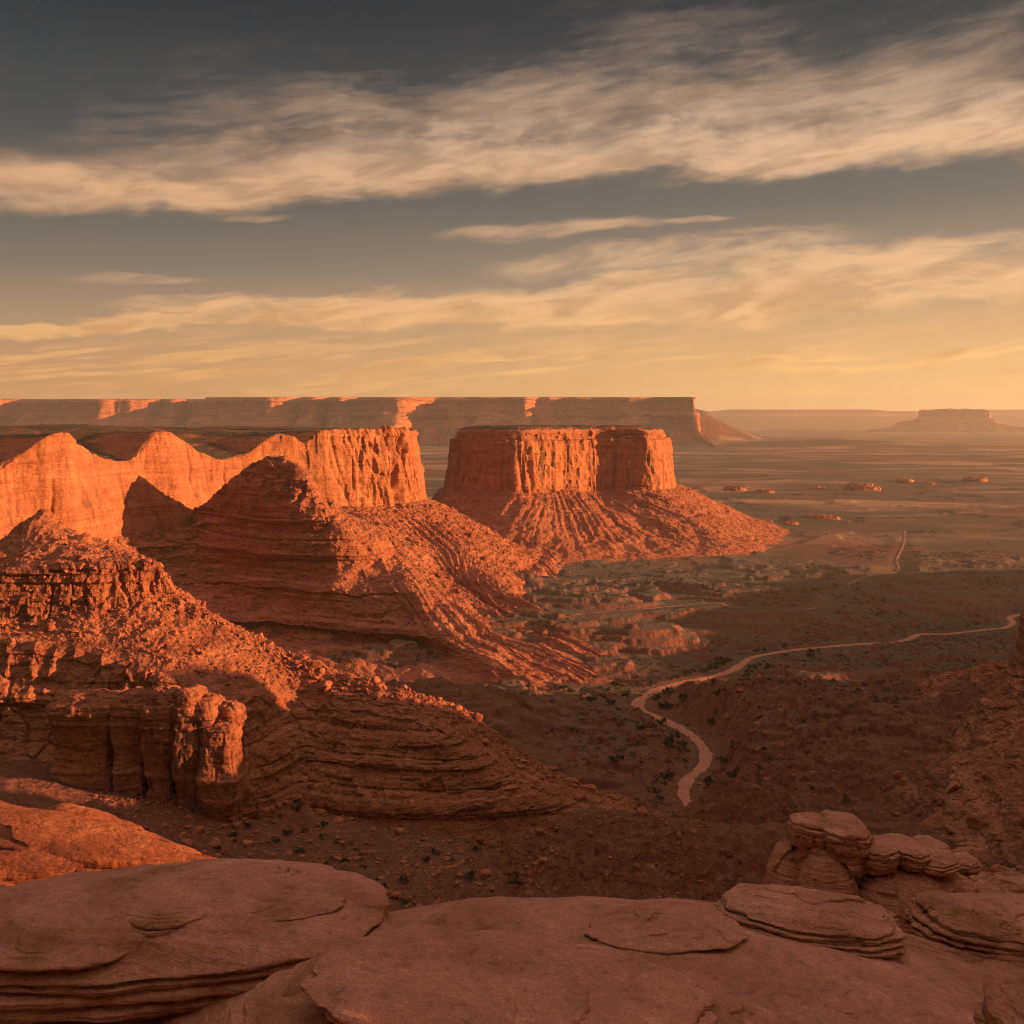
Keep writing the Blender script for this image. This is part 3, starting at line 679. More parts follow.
# ------------------------------------------------------------------ headland cliff with scalloped rim, and its talus spur
def headland():
    root = thing('cliff', 'sunlit orange sandstone cliff with a swooping scalloped rim ending in a fluted headland', 'cliff', (-150, 950, -152))
    W = [(-160, 560, 575, 440), (-60, 545, 650, 436), (0, 545, 700, 468), (25, 543, 717, 452), (45, 541, 726, 438), (54, 540, 731, 434.5), (68, 538, 738, 434), (74, 537, 748, 440), (85, 536, 762, 449), (105, 534, 785, 461),
         (130, 531, 808, 461), (146, 529, 822, 445), (155, 528, 829, 433.5), (173, 527, 840, 432.5), (180, 526, 850, 439), (195, 524, 868, 449), (220, 521, 893, 459), (250, 514, 915, 452), (266, 511, 925, 440), (281, 509, 932, 434),
         (295, 508, 938, 437), (304, 507, 943, 444), (314, 506, 948, 437), (330, 505, 956, 431.5), (350, 503, 968, 430.5), (375, 501, 985, 430), (400, 501, 1002, 430.5), (415, 502, 1018, 432), (423, 503, 1040, 434),
         (425, 502, 1090, 433), (420, 498, 1180, 431), (380, 490, 1320, 430)]
    st = []
    for i, (px, yb, d, yr) in enumerate(W):
        px = px - 12 * float(sstep(px, 370, 412))
        b = np.array(P(px, yb, d)); r0 = np.array(P(px, yr, d + 8))
        dip = max(0.0, -11 - r0[2]); ztop = -11.0
        back = np.array([-.83, .56, 0]) if px < 330 else (np.array([-.45, .9, 0]) if i < 28 else np.array([-1, .1, 0]))
        mid = b * .55 + r0 * .45; mid[2] = b[2] * .5 + r0[2] * .5
        hi = b * .15 + r0 * .85; hi[2] = b[2] * .15 + r0[2] * .85
        b2 = b - back * 4; 
        r1 = r0 + back * 10; r1[2] = r0[2] + min(dip, 3) * .2
        r2 = r0 + back * (40 + dip * .6); r2[2] = r0[2] + dip * .45
        r3 = r0 + back * (85 + dip); r3[2] = ztop - .5
        r4 = r0 + back * 420; r4[2] = ztop
        b2 = b2 - back * 5; mid = mid - back * 3.5; hi = hi - back * 1.0
        b0 = b2.copy(); b0[2] -= 25
        st.append([b0, b2, mid, hi, r0, r1, r2, r3, r4])
    Pm, S, T = loft(st, 1500, 300, [.35, 1.0, 1.0, .5, .25, .5, .6, .5], .35)
    n = out_normals(Pm, np.array([.7, -.6, .4]))
    x, y, z = Pm[..., 0], Pm[..., 1], Pm[..., 2]
    wall = (sstep(T, 4.6, 3.9))[None, :]
    tip = sstep(S, 22.5, 24.5)[:, None] * sstep(S, 31, 29)[:, None]
    colm = ridged(x / 16, y / 16, z / 300, 3, .5, 4.)
    sm = (1 - tip)
    dw = wall * (tip * (colm * 6.5 * np.clip(fbm(x / 30, y / 30, .2, 2) * 3 + .5, .1, 1) + ridged(x / 6, y / 6, z / 70, 2, .5, 2) * 1.3) + sm * (fbm(x / 40, y / 40, z / 60, 3, .5, 3) * 5 + ridged(x / 9, y / 9, z / 120, 3, .5, 6) * .8)
                 + fbm(x / 4, y / 4, z / 6, 4, .6) * .6 + tip * (blocks(x, y, z, 7, 12, 1.) * 1.1 + blocks(x, y, z, 3, 4, 2.) * .4) + sm * blocks(x, y, z, 14, 22, 3.) * .35
                 - fissure(x, y, z, 15, .06, 2.) * (4.5 * tip + 1.6 * sm) - fissure(x, y, z, 34, .03, 4.) * 2.2)
    rimn = np.exp(-((T - 4.0) / .45) ** 2)[None, :]
    Pm[..., 2] += rimn * ((blocks(x, y, z * 0, 9, 9, 5.) * .9 + blocks(x, y, z * 0, 4, 9, 6.) * .5) * tip + (blocks(x, y, z * 0, 12, 9, 5.) * .25 + fbm(x / 9, y / 9, .2, 4, .6) * 1.0))
    Pm += n * dw[..., None]
    Pm = strata_push(Pm, n, wall * (1.3 * tip * sstep(z, -30, -14) + .35), .8, 2)
    plat = (1 - wall)
    Pm[..., 2] += plat * (fbm(x / 30, y / 30, .2, 4) * 1.6 + fbm(x / 5, y / 5, .2, 3) * .35)
    grid_obj('rock_face', Pm, M_CLIFF, root)
    # talus spur below the headland
    def R(*pts): return [P(*q) for q in pts]
    st = [R((-90, 555, 640), (-60, 575, 625), (-40, 600, 612), (-20, 640, 600), (0, 690, 560), (10, 720, 540)),
          R((60, 538, 735), (75, 556, 722), (95, 585, 712), (115, 615, 700), (140, 655, 680), (150, 690, 600)),
          R((98, 536, 778), (108, 553, 762), (122, 582, 745), (140, 612, 728), (165, 650, 700), (178, 690, 605)),
          R((145, 529, 818), (152, 549, 795), (156, 572, 782), (177, 612, 752), (200, 648, 715), (212, 690, 607)),
          R((186, 521, 848), (191, 547, 815), (195, 569, 804), (212, 612, 762), (232, 643, 725), (250, 690, 606)),
          R((212, 512, 832), (221, 545, 806), (225, 567, 796), (245, 613, 752), (268, 642, 722), (295, 691, 604)),
          R((238, 490, 814), (250, 543, 786), (255, 565, 778), (276, 614, 742), (300, 643, 714), (330, 692, 602)),
          R((266, 469, 802), (279, 541, 773), (284, 563, 766), (310, 615, 730), (333, 645, 706), (370, 695, 600)),
          R((293, 466, 795), (308, 540, 765), (313, 562, 758), (339, 616, 720), (362, 647, 699), (405, 696, 599)),
          R((309, 483, 791), (330, 540, 762), (336, 561, 755), (362, 617, 714), (388, 649, 694), (440, 697, 598)),
          R((321, 505, 792), (354, 540, 763), (359, 561, 757), (385, 618, 709), (412, 650, 688), (490, 698, 598)),
          R((331, 513, 800), (376, 540, 776), (383, 560, 770), (400, 592, 728), (441, 645, 676), (545, 694, 604)),
          R((342, 508, 945), (374, 526, 880), (394, 548, 835), (428, 588, 780), (482, 640, 700), (590, 676, 640)),
          R((352, 503, 972), (388, 524, 945), (420, 552, 900), (455, 592, 830), (515, 633, 750), (615, 658, 688)),
          R((375, 500, 990), (415, 524, 975), (443, 546, 940), (462, 580, 862), (506, 615, 785), (610, 636, 745)),
          R((402, 500, 1008), (438, 523, 1005), (464, 546, 975), (474, 573, 905), (498, 592, 852), (530, 612, 805)),
          R((424, 502, 1045), (456, 522, 1045), (490, 545, 1045), (512, 560, 1050), (530, 570, 1060), (550, 580, 1010)),
          R((430, 500, 1110), (470, 520, 1130), (505, 538, 1160), (530, 550, 1200), (550, 556, 1190), (570, 560, 1160))]
    st = [[tuple(np.array(s[0]) + np.array([-8, 10, 5]))] + s for s in st]
    Pm, S, T = loft(st, 1300, 560, [.1, 1.2, 1.0, .9, .8, .6], .5)
    n = normals(Pm); n *= np.sign(n[..., 2].mean())
    x, y, z = Pm[..., 0], Pm[..., 1], Pm[..., 2]
    lit = sstep(S, 10.4, 11.2)[:, None] * np.ones_like(x)
    env = (sstep(T, .6, 1.6))[None, :]
    # dark ledgy flank left of the nose, gullied rubble right of it
    pk = sstep(T, 1.9, 1.4)[None, :]
    Pm = strata_push(Pm, n, (1 - lit) * (1.1 + 1.6 * (1 - pk)) * env + lit * 1.0 * env, .45, 3)
    Pm = strata_push(Pm, n, (1 - lit) * .6, 1.3, 2)
    Pm = strata_push(Pm, n, (1 - lit) * 8.0 * sstep(T, 2.4, 3.2)[None, :] * np.ones_like(x), .24, 3)
    Pm += n * ((1 - lit) * pk * (ridged(x / 15, y / 15, z / 120, 3, .5, 3) * 3.2 - fissure(x, y, z, 16, .06, 2.) * 3.0 + blocks(x, y, z, 9, 8, 3.) * 1.4))[..., None]
    gul = ridged(S[:, None] * 3.4 + fbm(x / 60, y / 60, .1, 2) * .5, T[None, :] * .22, .5 + 0 * x, 3, .55, 2)
    Pm += n * (env * (lit * gul * (3.0 + 4.5 * sstep(T, 3.4, 4.6)[None, :]) + lit * fbm(x / 34, y / 34, z / 34, 4, .6) * 3.5 + lit * blocks(x, y, z, 4, 3, 3.) * .5 + (1 - lit) * (blocks(x, y, z, 8, 4, 2.) * 1.0 + blocks(x, y, z, 3.5, 2, 4.) * .45) + (1 - lit) * (ridged(x / 35, y / 35, z / 90, 3, .5, 7) * 2.6 + ridged(x / 12, y / 12, z / 60, 3, .5, 5) * 1.0)) + fbm(x / 12, y / 12, z / 12, 4, .6) * 1.5
               + ridged(x / 4.5, y / 4.5, z / 4.5, 3, .6, 3) * (.35 + .6 * lit))[..., None]
    Pm[:, -40:, 2] -= np.linspace(0, 7, 40)[None, :]
    grid_obj('talus_spur', Pm, M_RIDGE, root)
    SURF['spur'] = (Pm[700:, 60:520], n[700:, 60:520])
headland()

def column(name, x0, y0, zt, zb, a, dep, parent, mat, seed, round_=.22, bulge=.10, px_=3.2, N=150, M=200, amp=1.0, led=.45, sc=1.0, k=.9, blk=0.0):
    th = np.linspace(0, 2 * pi, N, endpoint=False)[:, None]; s = np.linspace(0, 1, M)[None, :]
    H = zt - zb; b = 1 - round_
    s = np.where(s < .5, s / .5 * b, b + round_ * np.sin((s - .5) / .5 * pi / 2))     # dense towards the top
    prof = np.where(s < b, 1.0 + bulge * np.sin(s * 9 + seed), (1.0 + bulge * np.sin(b * 9 + seed)) * np.maximum(0, 1 - np.minimum(1, (s - b) / round_) ** 2.4) ** .5)
    sq = (np.abs(np.cos(th)) ** px_ + np.abs(np.sin(th)) ** px_) ** (-1 / px_)
    X = x0 + a * sq * np.cos(th) * prof; Y = y0 + dep * sq * np.sin(th) * prof; Z = zb + s * H + 0 * th
    Q = np.stack([X, Y, Z], -1); nn = normals(Q, True)
    rad = np.stack([X - x0, Y - y0, Z * 0], -1)
    if (nn * rad).sum(-1).mean() < 0: nn = -nn
    nn[:, -6:] = (0, 0, 1)
    Q = strata_push(Q, nn, led * (1 + 1.8 * sstep(Z, zb + H * .34, zb + H * .2)) * (s < .985), k, 2 * sc)
    Q += nn * (fbm(X / 7 / sc, Y / 7 / sc, Z / 14 / sc, 3, .5, seed) * 1.3 * amp + fbm(X / 2 / sc, Y / 2 / sc, Z / 2.5 / sc, 4, .6) * .35 * amp)[..., None]
    if blk: Q += nn * (blocks(X / sc, Y / sc, Z / sc, 4.5, 6, seed) * .5 + blocks(X / sc, Y / sc, Z / sc, 2, 2, seed + 2) * .25 - fissure(X / sc, Y / sc, Z / sc, 5, .06, seed) * 1.0)[..., None] * blk * sc
    Q[:, -1] = Q[:, -1].mean(0)
    return grid_obj(name, Q, mat, parent, closed=True)
# ------------------------------------------------------------------ near ridge with pillars
def near_ridge():
    root = thing('ridge', 'rubble-strewn sandstone ridge sloping down from the left with a dark ledgy front', 'ridge', (-110, 430, -152))
    def R(*pts): return [P(*q) for q in pts]
    st = [R((-150, 815, 388), (-150, 790, 392), (-150, 648, 422), (-150, 640, 427), (-150, 625, 434), (-150, 578, 441), (-150, 548, 495), (-150, 600, 600)),
          R((0, 815, 386), (0, 795, 390), (0, 650, 420), (0, 640, 426), (0, 622, 436), (0, 575, 442), (0, 546, 495), (0, 600, 600)),
          R((40, 815, 385), (42, 797, 389), (40, 652, 420), (38, 643, 425), (38, 620, 438), (38, 571, 443), (38, 530, 498), (38, 600, 600)),
          R((90, 818, 384), (90, 800, 387), (82, 660, 416), (80, 650, 421), (82, 614, 440), (88, 567, 446), (80, 538, 495), (90, 620, 600)),
          R((140, 820, 381), (140, 803, 384), (142, 676, 408), (138, 668, 413), (128, 607, 446), (130, 566, 452), (122, 552, 492), (130, 640, 590)),
          R((190, 824, 378), (190, 806, 381), (190, 691, 402), (182, 682, 408), (160, 606, 452), (158, 570, 457), (150, 566, 482), (170, 640, 570)),
          R((232, 826, 377), (233, 808, 380), (232, 706, 401), (222, 694, 408), (190, 620, 452), (180, 596, 459), (174, 588, 474), (200, 660, 560)),
          R((262, 858, 380), (262, 806, 386), (262, 716, 408), (260, 696, 418), (232, 640, 449), (222, 624, 455), (215, 615, 465), (240, 690, 545)),
          R((300, 856, 388), (300, 790, 402), (302, 712, 429), (302, 699, 436), (290, 674, 446), (278, 655, 452), (270, 644, 459), (290, 720, 525)),
          R((350, 856, 385), (350, 790, 398), (350, 714, 421), (350, 700, 429), (345, 688, 440), (335, 676, 446), (325, 668, 452), (340, 735, 510)),
          R((400, 856, 382), (400, 795, 394), (400, 720, 413), (402, 706, 421), (400, 699, 430), (394, 693, 436), (387, 688, 441), (390, 750, 490)),
          R((455, 856, 380), (455, 800, 392), (447, 737, 406), (446, 726, 414), (454, 717, 424), (458, 712, 429), (460, 709, 434), (455, 765, 475)),
          R((530, 850, 386), (532, 806, 396), (520, 782, 404), (517, 771, 410), (518, 763, 418), (519, 758, 423), (520, 755, 427), (525, 795, 455)),
          R((585, 850, 390), (588, 816, 400), (580, 799, 407), (577, 792, 411), (577, 788, 417), (578, 785, 421), (578, 783, 425), (582, 810, 445)),
          R((650, 850, 396), (650, 824, 406), (640, 812, 412), (637, 808, 415), (636, 806, 418), (636, 805, 421), (636, 805, 424), (645, 825, 435))]
    Pm, S, T = loft(st, 1500, 620, [.4, 1.6, .3, .9, .7, .7, .4], .55)
    n = out_normals(Pm, np.array([.1, -.7, .6]))
    x, y, z = Pm[..., 0], Pm[..., 1], Pm[..., 2]
    Sg = S[:, None] * np.ones_like(x); Tg = T[None, :] * np.ones_like(x)
    cliff = sstep(Tg, .3, .9) * sstep(Tg, 3.2, 2.6)
    upper = sstep(Tg, 3.7, 4.1) * sstep(Tg, 5.4, 4.9) * sstep(Sg, 6.6, 5.4)
    tal = np.clip(sstep(Tg, 2.8, 3.4) - upper, 0, 1)
    right = sstep(Sg, 6.3, 7.5)
    Pm = strata_push(Pm, n, cliff * (1.6 + 2.2 * right) + upper * .9 + tal * .5, .5, 2.5)
    Pm = strata_push(Pm, n, cliff * (.7 + .9 * right) + upper * .7, 1.5, 2)
    pil = ridged(x / 13, y / 13, z / 150, 2, .5, 3.)
    Pm += n * (cliff * (1 - right) * (pil * 3.2 + .5) + upper * (ridged(x / 7, y / 7, z / 50, 3, .5, 9) * 2.0 * sstep(Sg, 2.5, 4) + .2)
               + tal * (ridged(x / 11, y / 11, z / 40, 3, .55, 4) * 1.5 + fbm(x / 4, y / 4, z / 4, 4, .62) * 1.1 + ridged(x / 2.6, y / 2.6, z / 2.6, 3, .6, 8) * .55)
               + tal * fbm(x / 26, y / 26, z / 26, 3) * 1.5 + cliff * (blocks(x, y, z, 6, 5, 1.) * .9 + blocks(x, y, z, 2.6, 2.2, 2.) * .4 - fissure(x, y, z, 9, .07, 1.) * 1.8 * (1 - .6 * right)) + upper * (blocks(x, y, z, 5, 4, 4.) * 1.0 + blocks(x, y, z, 2, 1.6, 5.) * .4 - fissure(x, y, z, 7, .08, 6.) * 1.8)
               + (cliff + upper) * fbm(x / 3, y / 3, z / 4, 4, .6) * .5 + cliff * right * ridged(x / 25, y / 25, z / 60, 3, .5, 2) * 1.2)[..., None]
    # rocky knob on the crest
    k = np.exp(-(((x + 213) / 11) ** 2 + ((y - 492) / 12) ** 2))
    Pm[..., 2] += k * (7 + 4 * ridged(x / 6, y / 6, z / 9, 2, .5, 1)) * sstep(Tg, 4.9, 5.6) 
    grid_obj('ridge_body', Pm, M_RIDGE, root)
    SURF['ridge'] = (Pm[:, 300:560], n[:, 300:560])
    SURF['ridgefoot'] = (Pm[700:, 5:60], n[700:, 5:60])
    # rounded pillars standing out of the front
    for i, (px, yt, yb, d, wpx, dep) in enumerate(((88, 694, 800, 386, 58, 12), (133, 690, 802, 383, 33, 9), (163, 688, 806, 381, 30, 11), (190, 687, 810, 377, 26, 9), (221, 722, 818, 374, 37, 8), (230, 701, 800, 381, 25, 7), (207, 696, 812, 378, 20, 8))):
        x0, y0, zt = P(px, yt, d); zb = P(px, yb, d)[2] - 4
        a = wpx / 2 / F * d * 1.08
        column('pillar', x0, y0 + dep * .12, zt, zb, a, dep * .9, root, M_RIDGE, i, round_=.08 + .04 * (i % 3), blk=.8, px_=4.5)
near_ridge()

# ------------------------------------------------------------------ right-hand hillside (runs on outside the frame, unseen crest shaped for its shadow)
def right_hill():
    root = thing('hillside', 'dark rubbly hillside climbing to a red cliff at the right edge', 'hillside', (200, 420, -152))
    r = [[(80, 210, -156), (120, 205, -140), (160, 200, -122), (195, 200, -108), (230, 200, -92), (245, 200, -44), (330, 190, -22)],
         [(88, 282, -155), (125, 282, -141), (160, 280, -126), (190, 278, -113), (222, 278, -98), (238, 278, -48), (330, 278, -27)],
         [(92, 318, -155), (128, 317, -142), (163, 316, -127), (193, 315, -114), (222, 314, -104), (238, 314, -80), (330, 316, -73)],
         [(95, 335, -155), (131, 334, -142), (165, 333, -127), (194, 332, -114), (223, 331, -104), (238, 331, -76), (330, 336, -69)],
         [(100, 358, -155), (135, 356, -143), (168, 354, -128), (196, 352, -115), (224, 352, -101), (238, 354, -58), (330, 362, -33)],
         [(105, 392, -155), (140, 390, -144), (172, 388, -129), (200, 386, -116), (226, 386, -106), (238, 386, -84), (340, 392, -84)],
         [(120, 450, -155), (155, 448, -146), (184, 445, -133), (206, 442, -121), (226, 440, -110), (236, 440, -82), (340, 440, -78)],
         [(150, 520, -155), (178, 515, -148), (200, 508, -137), (216, 502, -128), (226, 496, -119), (230, 494, -91), (340, 500, -86)],
         [(185, 590, -155), (208, 578, -150), (226, 560, -141), (236, 540, -132), (244, 522, -122), (250, 512, -94), (340, 530, -88)],
         [(240, 650, -156), (262, 630, -150), (285, 600, -142), (300, 570, -130), (310, 550, -120), (315, 540, -96), (360, 545, -90)]]
    r = [[(x, y, z + (0, 5, 9, 9, 3, 0, 0)[i]) for i, (x, y, z) in enumerate(row)] for row in r]
    Pm, S, T = loft(r, 900, 420, [.8, 1, 1, 1, .9, .4], .5)
    n = normals(Pm); n *= np.sign(n[..., 2].mean())
    x, y, z = Pm[..., 0], Pm[..., 1], Pm[..., 2]
    tal = sstep(T, 4.3, 3.8)[None, :] * np.ones_like(x); cl = 1 - tal
    Pm = strata_push(Pm, n, tal * 7.5 + cl * 1.5, .30, 4)
    Pm += n * (tal * (ridged(x / 30, y / 30, z / 60, 3, .5, 2) * 2.4 + fbm(x / 7, y / 7, z / 7, 4, .6) * 1.2 + ridged(x / 3, y / 3, z / 3, 3, .6, 5) * .6 + blocks(x, y, z, 5, 3, 2.) * .7)
               + cl * (ridged(x / 14, y / 14, z / 90, 3, .5, 3) * 2.5 + fbm(x / 4, y / 4, z / 5, 4) * .7))[..., None]
    pl = sstep(T, 4.6, 5.3)[None, :]
    Pm[..., 2] += pl * (ridged(x / 24, y / 24, .3 + 0 * x, 4, .6, 3) * 5 + fbm(x / 6, y / 6, .3, 4, .6) * 3)
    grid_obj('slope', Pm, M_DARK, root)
    r2 = [[(372, 585, -156), (425, 590, -126), (485, 595, -98), (760, 600, -90)],
          [(405, 700, -156), (455, 705, -126), (515, 712, -97), (760, 715, -88)],
          [(470, 860, -156), (530, 860, -124), (600, 860, -95), (800, 860, -88)],
          [(540, 1010, -156), (600, 1005, -128), (660, 1000, -104), (840, 1000, -96)],
          [(640, 1120, -156), (690, 1100, -140), (740, 1080, -126), (860, 1060, -120)]]
    P2, S2, T2 = loft(r2, 300, 120, None, .5)
    n2 = normals(P2); n2 *= np.sign(n2[..., 2].mean())
    P2 += n2 * (ridged(P2[..., 0] / 60, P2[..., 1] / 60, P2[..., 2] / 60, 4, .55, 4) * 6)[..., None]
    grid_obj('added_shade_slope', P2, M_DARK, root)  # unseen low ridge added to shade the right of the plain
    SURF['hill'] = (Pm[60:800, 30:300], n[60:800, 30:300])
right_hill()

# ------------------------------------------------------------------ foreground rim
TOPS = {}
def plate(on, px, py, ax, ay, th, seed, yaw=0.0, n=2, dome=.03, sink=.02, tilt=(0, 0), mat=None):
    """thin exfoliated sheet sitting on a slab where the ray through (px, py) meets it"""
    V = TOPS[on.name]; u = (px - 512) / F; w = (HY - py) / F
    e = (V[:, 0] / V[:, 1] - u) ** 2 + (V[:, 2] / V[:, 1] - w) ** 2
    k = np.argsort(e)[:12]; k = k[np.argmin(V[k, 1])]
    x, y, z = V[k]
    slab('plate', (x, y, z - sink), ax, ay, [(1.0 - .03 * i, th) for i in range(n)], dome, seed=seed, N=260, top=90, yaw=yaw, parent=on, cracks=0, rough=.7, vary=.13, tilt=tilt, mat=mat)
def slab(name, c, ax, ay, layers, dome, label='', cat='rock slab', yaw=0.0, tilt=(0, 0), seed=1, rough=1.0, N=420, top=170, mat=None, parent=None, group=None, cracks=1.0, vary=.07, scl=1.0, pexp=2.5, de=2.2, jag=0.0):
    """weathered slab: stacked beds (radius factor, thickness) under a shallow domed top"""
    th = np.linspace(0, 2 * pi, N, endpoint=False)
    ct, sn = np.cos(th), np.sin(th)
    sq = (np.abs(ct) ** pexp + np.abs(sn) ** pexp) ** (-1 / pexp)
    base = sq * (1 + .13 * fbm(ct * 1.3, sn * 1.3, seed * 3.1 + 0 * th, 3))
    R_ = math.sqrt(ax * ay); s_ = seed * 11.3
    rows = []; flag = []
    z = 0.0
    rows += [(base * layers[0][0] * .55, np.full(N, z - .02 * R_)), (base * layers[0][0] * .8, np.full(N, z - .01 * R_))]; flag += [0, 0]
    nL = len(layers)
    for k, (rf, hgt) in enumerate(layers):
        o = base * rf * (1 + vary * fbm(ct * 2.2 + k * 1.7, sn * 2.2, seed + k * 2.3 + 0 * th, 4, .55) + vary * .35 * fbm(ct * 9 + k, sn * 9, seed + k * 5.3 + 0 * th, 3))
        cut = (.025 + .05 * np.clip(fbm(ct * 2 + k, sn * 2, seed * 2 + k + 0 * th, 2) * 2 + .5, 0, 1))
        hz = hgt * (1 + .35 * fbm(ct * 1.6, sn * 1.6 + k, seed + 0 * th, 3))
        n_ = max(8, int(hgt / R_ * 150))
        for t in np.linspace(0, 1, n_):
            e = np.abs(2 * t - 1) ** 3.5
            bot = cut if t < .5 else (cut if k < nL - 1 else cut * .9)
            rows.append((o * (1 - bot * e - .012 * (1 - t)), z + hz * t)); flag.append(0 if t < .8 or k < nL - 1 else .5)
        z = z + hz
    r_last, z_last = rows[-1]; sm_ = sq * r_last.mean() / sq.mean()
    for t in np.linspace(0, 1, top)[1:]:
        q = 1 - t
        wz = sstep(q, .45, 1.0); rows.append((r_last * (wz + (1 - wz) * (sm_ / r_last)) * q, z_last * wz + (1 - wz) * z_last.mean() + dome * (1 - q ** de))); flag.append(1)
    Rr = np.stack([r for r, _ in rows], 1); Z = np.stack([np.broadcast_to(zv, (N,)) for _, zv in rows], 1); fl = np.array(flag)[None, :]
    X = ax * Rr * ct[:, None]; Y = ay * Rr * sn[:, None]
    Q = np.stack([X, Y, Z], -1); nn = normals(Q, True)
    if (nn * np.stack([X, Y, Z - Z.mean()], -1)).sum(-1).mean() < 0: nn = -nn
    M = Q.shape[1]
    pw = sstep(np.arange(M)[::-1], 2, 12)[None, :, None]
    up = np.zeros_like(nn); up[..., 2] = 1
    nn = nn * pw + up * (1 - pw); nn /= np.maximum(np.linalg.norm(nn, axis=2, keepdims=True), 1e-6)
    xr, yr, zr = X / R_, Y / R_, Z / R_
    # broad undulation, fine weathering, bedding grooves on the sides
    Q += nn * (fbm(xr * 1.4 + s_, yr * 1.4, zr * 1.4, 3) * .045 * R_ * rough + fbm(xr * 5 + s_, yr * 6, zr * 9, 4, .6) * .012 * R_ * rough + fbm(xr * 22 + s_, yr * 22, zr * 40, 3, .6) * .0030 * R_ * rough)[..., None]
    side = (1 - fl) * (1 - np.abs(nn[..., 2]))
    Q += nn * (side * fbm(xr * 1.5, yr * 1.5, zr * 60 + s_, 3, .6) * .012 * R_)[..., None]
    if jag: Q += nn * ((.15 + side) * jag * (blocks(xr * 12 + s_, yr * 12, zr * 12, 4.2, 1.6, seed) * .016 + blocks(xr * 12 + s_, yr * 12, zr * 12, 1.7, .9, seed + 3) * .008 - fissure(xr * 12 + s_, yr * 12, zr * 12, 5, .05, seed) * .035) * R_)[..., None]
    # exfoliating sheets on the top: curved lips that fade in and out
    sc = fbm(xr * .8 + s_, yr * 1.0 - s_, 0 * xr, 4, .45) * 2.8 + (1 - Rr) * 1.1
    fr = sc - np.floor(sc)
    amt = np.clip(fbm(xr * 1.1 - 2 * s_, yr * 1.1 + s_, 0 * xr, 2) * 2.4 + .3, 0, 1)
    Q[..., 2] += fl * sstep(fr, 0, .03) * (1 - fr) ** 1.5 * amt * .032 * R_ * scl * sstep(np.arange(M)[::-1], 2, 30)[None, :]
    if cracks > 0:
        cr = np.abs(fbm(xr * .7 - s_, yr * .7 + s_, zr * .3, 5, .6)); cm = np.clip(fbm(xr * .9 + 3 * s_, yr * .9, 0 * xr, 2) * 5 - .2, 0, 1)
        Q -= nn * (np.exp(-(cr / .0042) ** 2) * .028 * R_ * cracks * cm)[..., None]
    Q[:, -1] = Q[:, -1].mean(0)
    cy_, sy_ = cos(yaw), sin(yaw)
    Xr = Q[..., 0] * cy_ - Q[..., 1] * sy_; Yr = Q[..., 0] * sy_ + Q[..., 1] * cy_
    Q = np.stack([Xr, Yr, Q[..., 2] + Xr * tilt[0] + Yr * tilt[1]], -1)
    # close the underside
    if parent is None:
        o = grid_obj(name, Q, mat or M_SLAB, closed=True); o.location = c; tag(o, label, cat, group)
        TOPS[o.name] = (Q + np.array(c)).reshape(-1, 3)
    else:
        o = grid_obj(name, Q + np.array(c), mat or M_SLAB, closed=True)
        o.parent = parent; o.matrix_parent_inverse = __import__('mathutils').Matrix.Translation([-v for v in parent.location])
    return o

def rim():
    st = []
    for x in np.linspace(-260, 260, 27):
        j = fbm(np.array([x / 14.]), np.array([.2]), np.array([.4]), 3)[0]
        st.append([(x, -240, -5.5), (x, 3, -5.2), (x, 9.6 + .5 * j, -5.8), (x, 11.0 + .6 * j, -9.2), (x, 17 + 2 * j, -11), (x, 23 + 3 * j, -16), (x, 30 + 4 * j, -60), (x, 48 + 5 * j, -156)])
    Pm, S, T = loft(st, 700, 160, [.5, 1, .7, 1, .8, .6, .5], .5)
    n = out_normals(Pm, np.array([0, -.1, 1]))
    x, y, z = Pm[..., 0], Pm[..., 1], Pm[..., 2]
    Pm += n * (fbm(x / 4, y / 4, z / 4, 4) * .25)[..., None]
    o = grid_obj('rim_terrain', Pm, M_SLAB)
    tag(o, 'canyon rim rock below the foreground slabs', 'rim', kind='structure')
rim()
cs = slab('rock_slab', (.80, 7.85, -5.14), 3.5, 2.5, [(1.0, .35), (.99, .14), (.97, .10)], .62, 'broad smooth sandstone slab filling the bottom centre, boulders lying on it', seed=3, N=640, top=320, rough=.6, vary=.03, scl=.9, cracks=.9)
ds = slab('rock_slab', (-.08, 6.45, -4.06), 1.70, 1.02, [(1.02, .28), (1.0, .09), (.975, .07), (.94, .06)], .32, 'low domed slab with a rounded right lip overlapping the broad centre slab', seed=5, N=560, top=260, rough=.6, vary=.06, scl=.9, cracks=.5)
slab('rock_slab', (-3.6, 7.5, -5.1), 2.7, 2.0, [(1.0, .4)], .22, 'dark low slab in the bottom left corner beneath the undercut slab', seed=9, N=300, top=160, rough=.6)
ls = slab('rock_slab', (-2.90, 9.0, -4.50), 1.90, .98, [(.84, .09), (.95, .12), (1.0, .10), (.985, .07), (.955, .05)], .18, 'wide flat slab with a dark undercut edge left of centre', seed=8, N=640, top=280, yaw=.10, tilt=(.02, .03), rough=.7, vary=.09, scl=1.1, cracks=1.5)
slab('plate', (-2.72, 8.72, -3.995), .34, .27, [(1.0, .045), (.96, .03)], .03, seed=10, N=200, top=70, yaw=.2, parent=ls, cracks=0, rough=.6)
slab('boulder', (2.38, 8.75, -4.11), .72, .42, [(.92, .05), (1.0, .055), (.985, .03), (.95, .04), (.88, .03)], .09, 'flat layered boulder resting on the broad centre slab', 'boulder', seed=12, jag=1.0, yaw=-.08, tilt=(-.05, .03), vary=.10, N=420, top=150, scl=1.2, cracks=1.5)
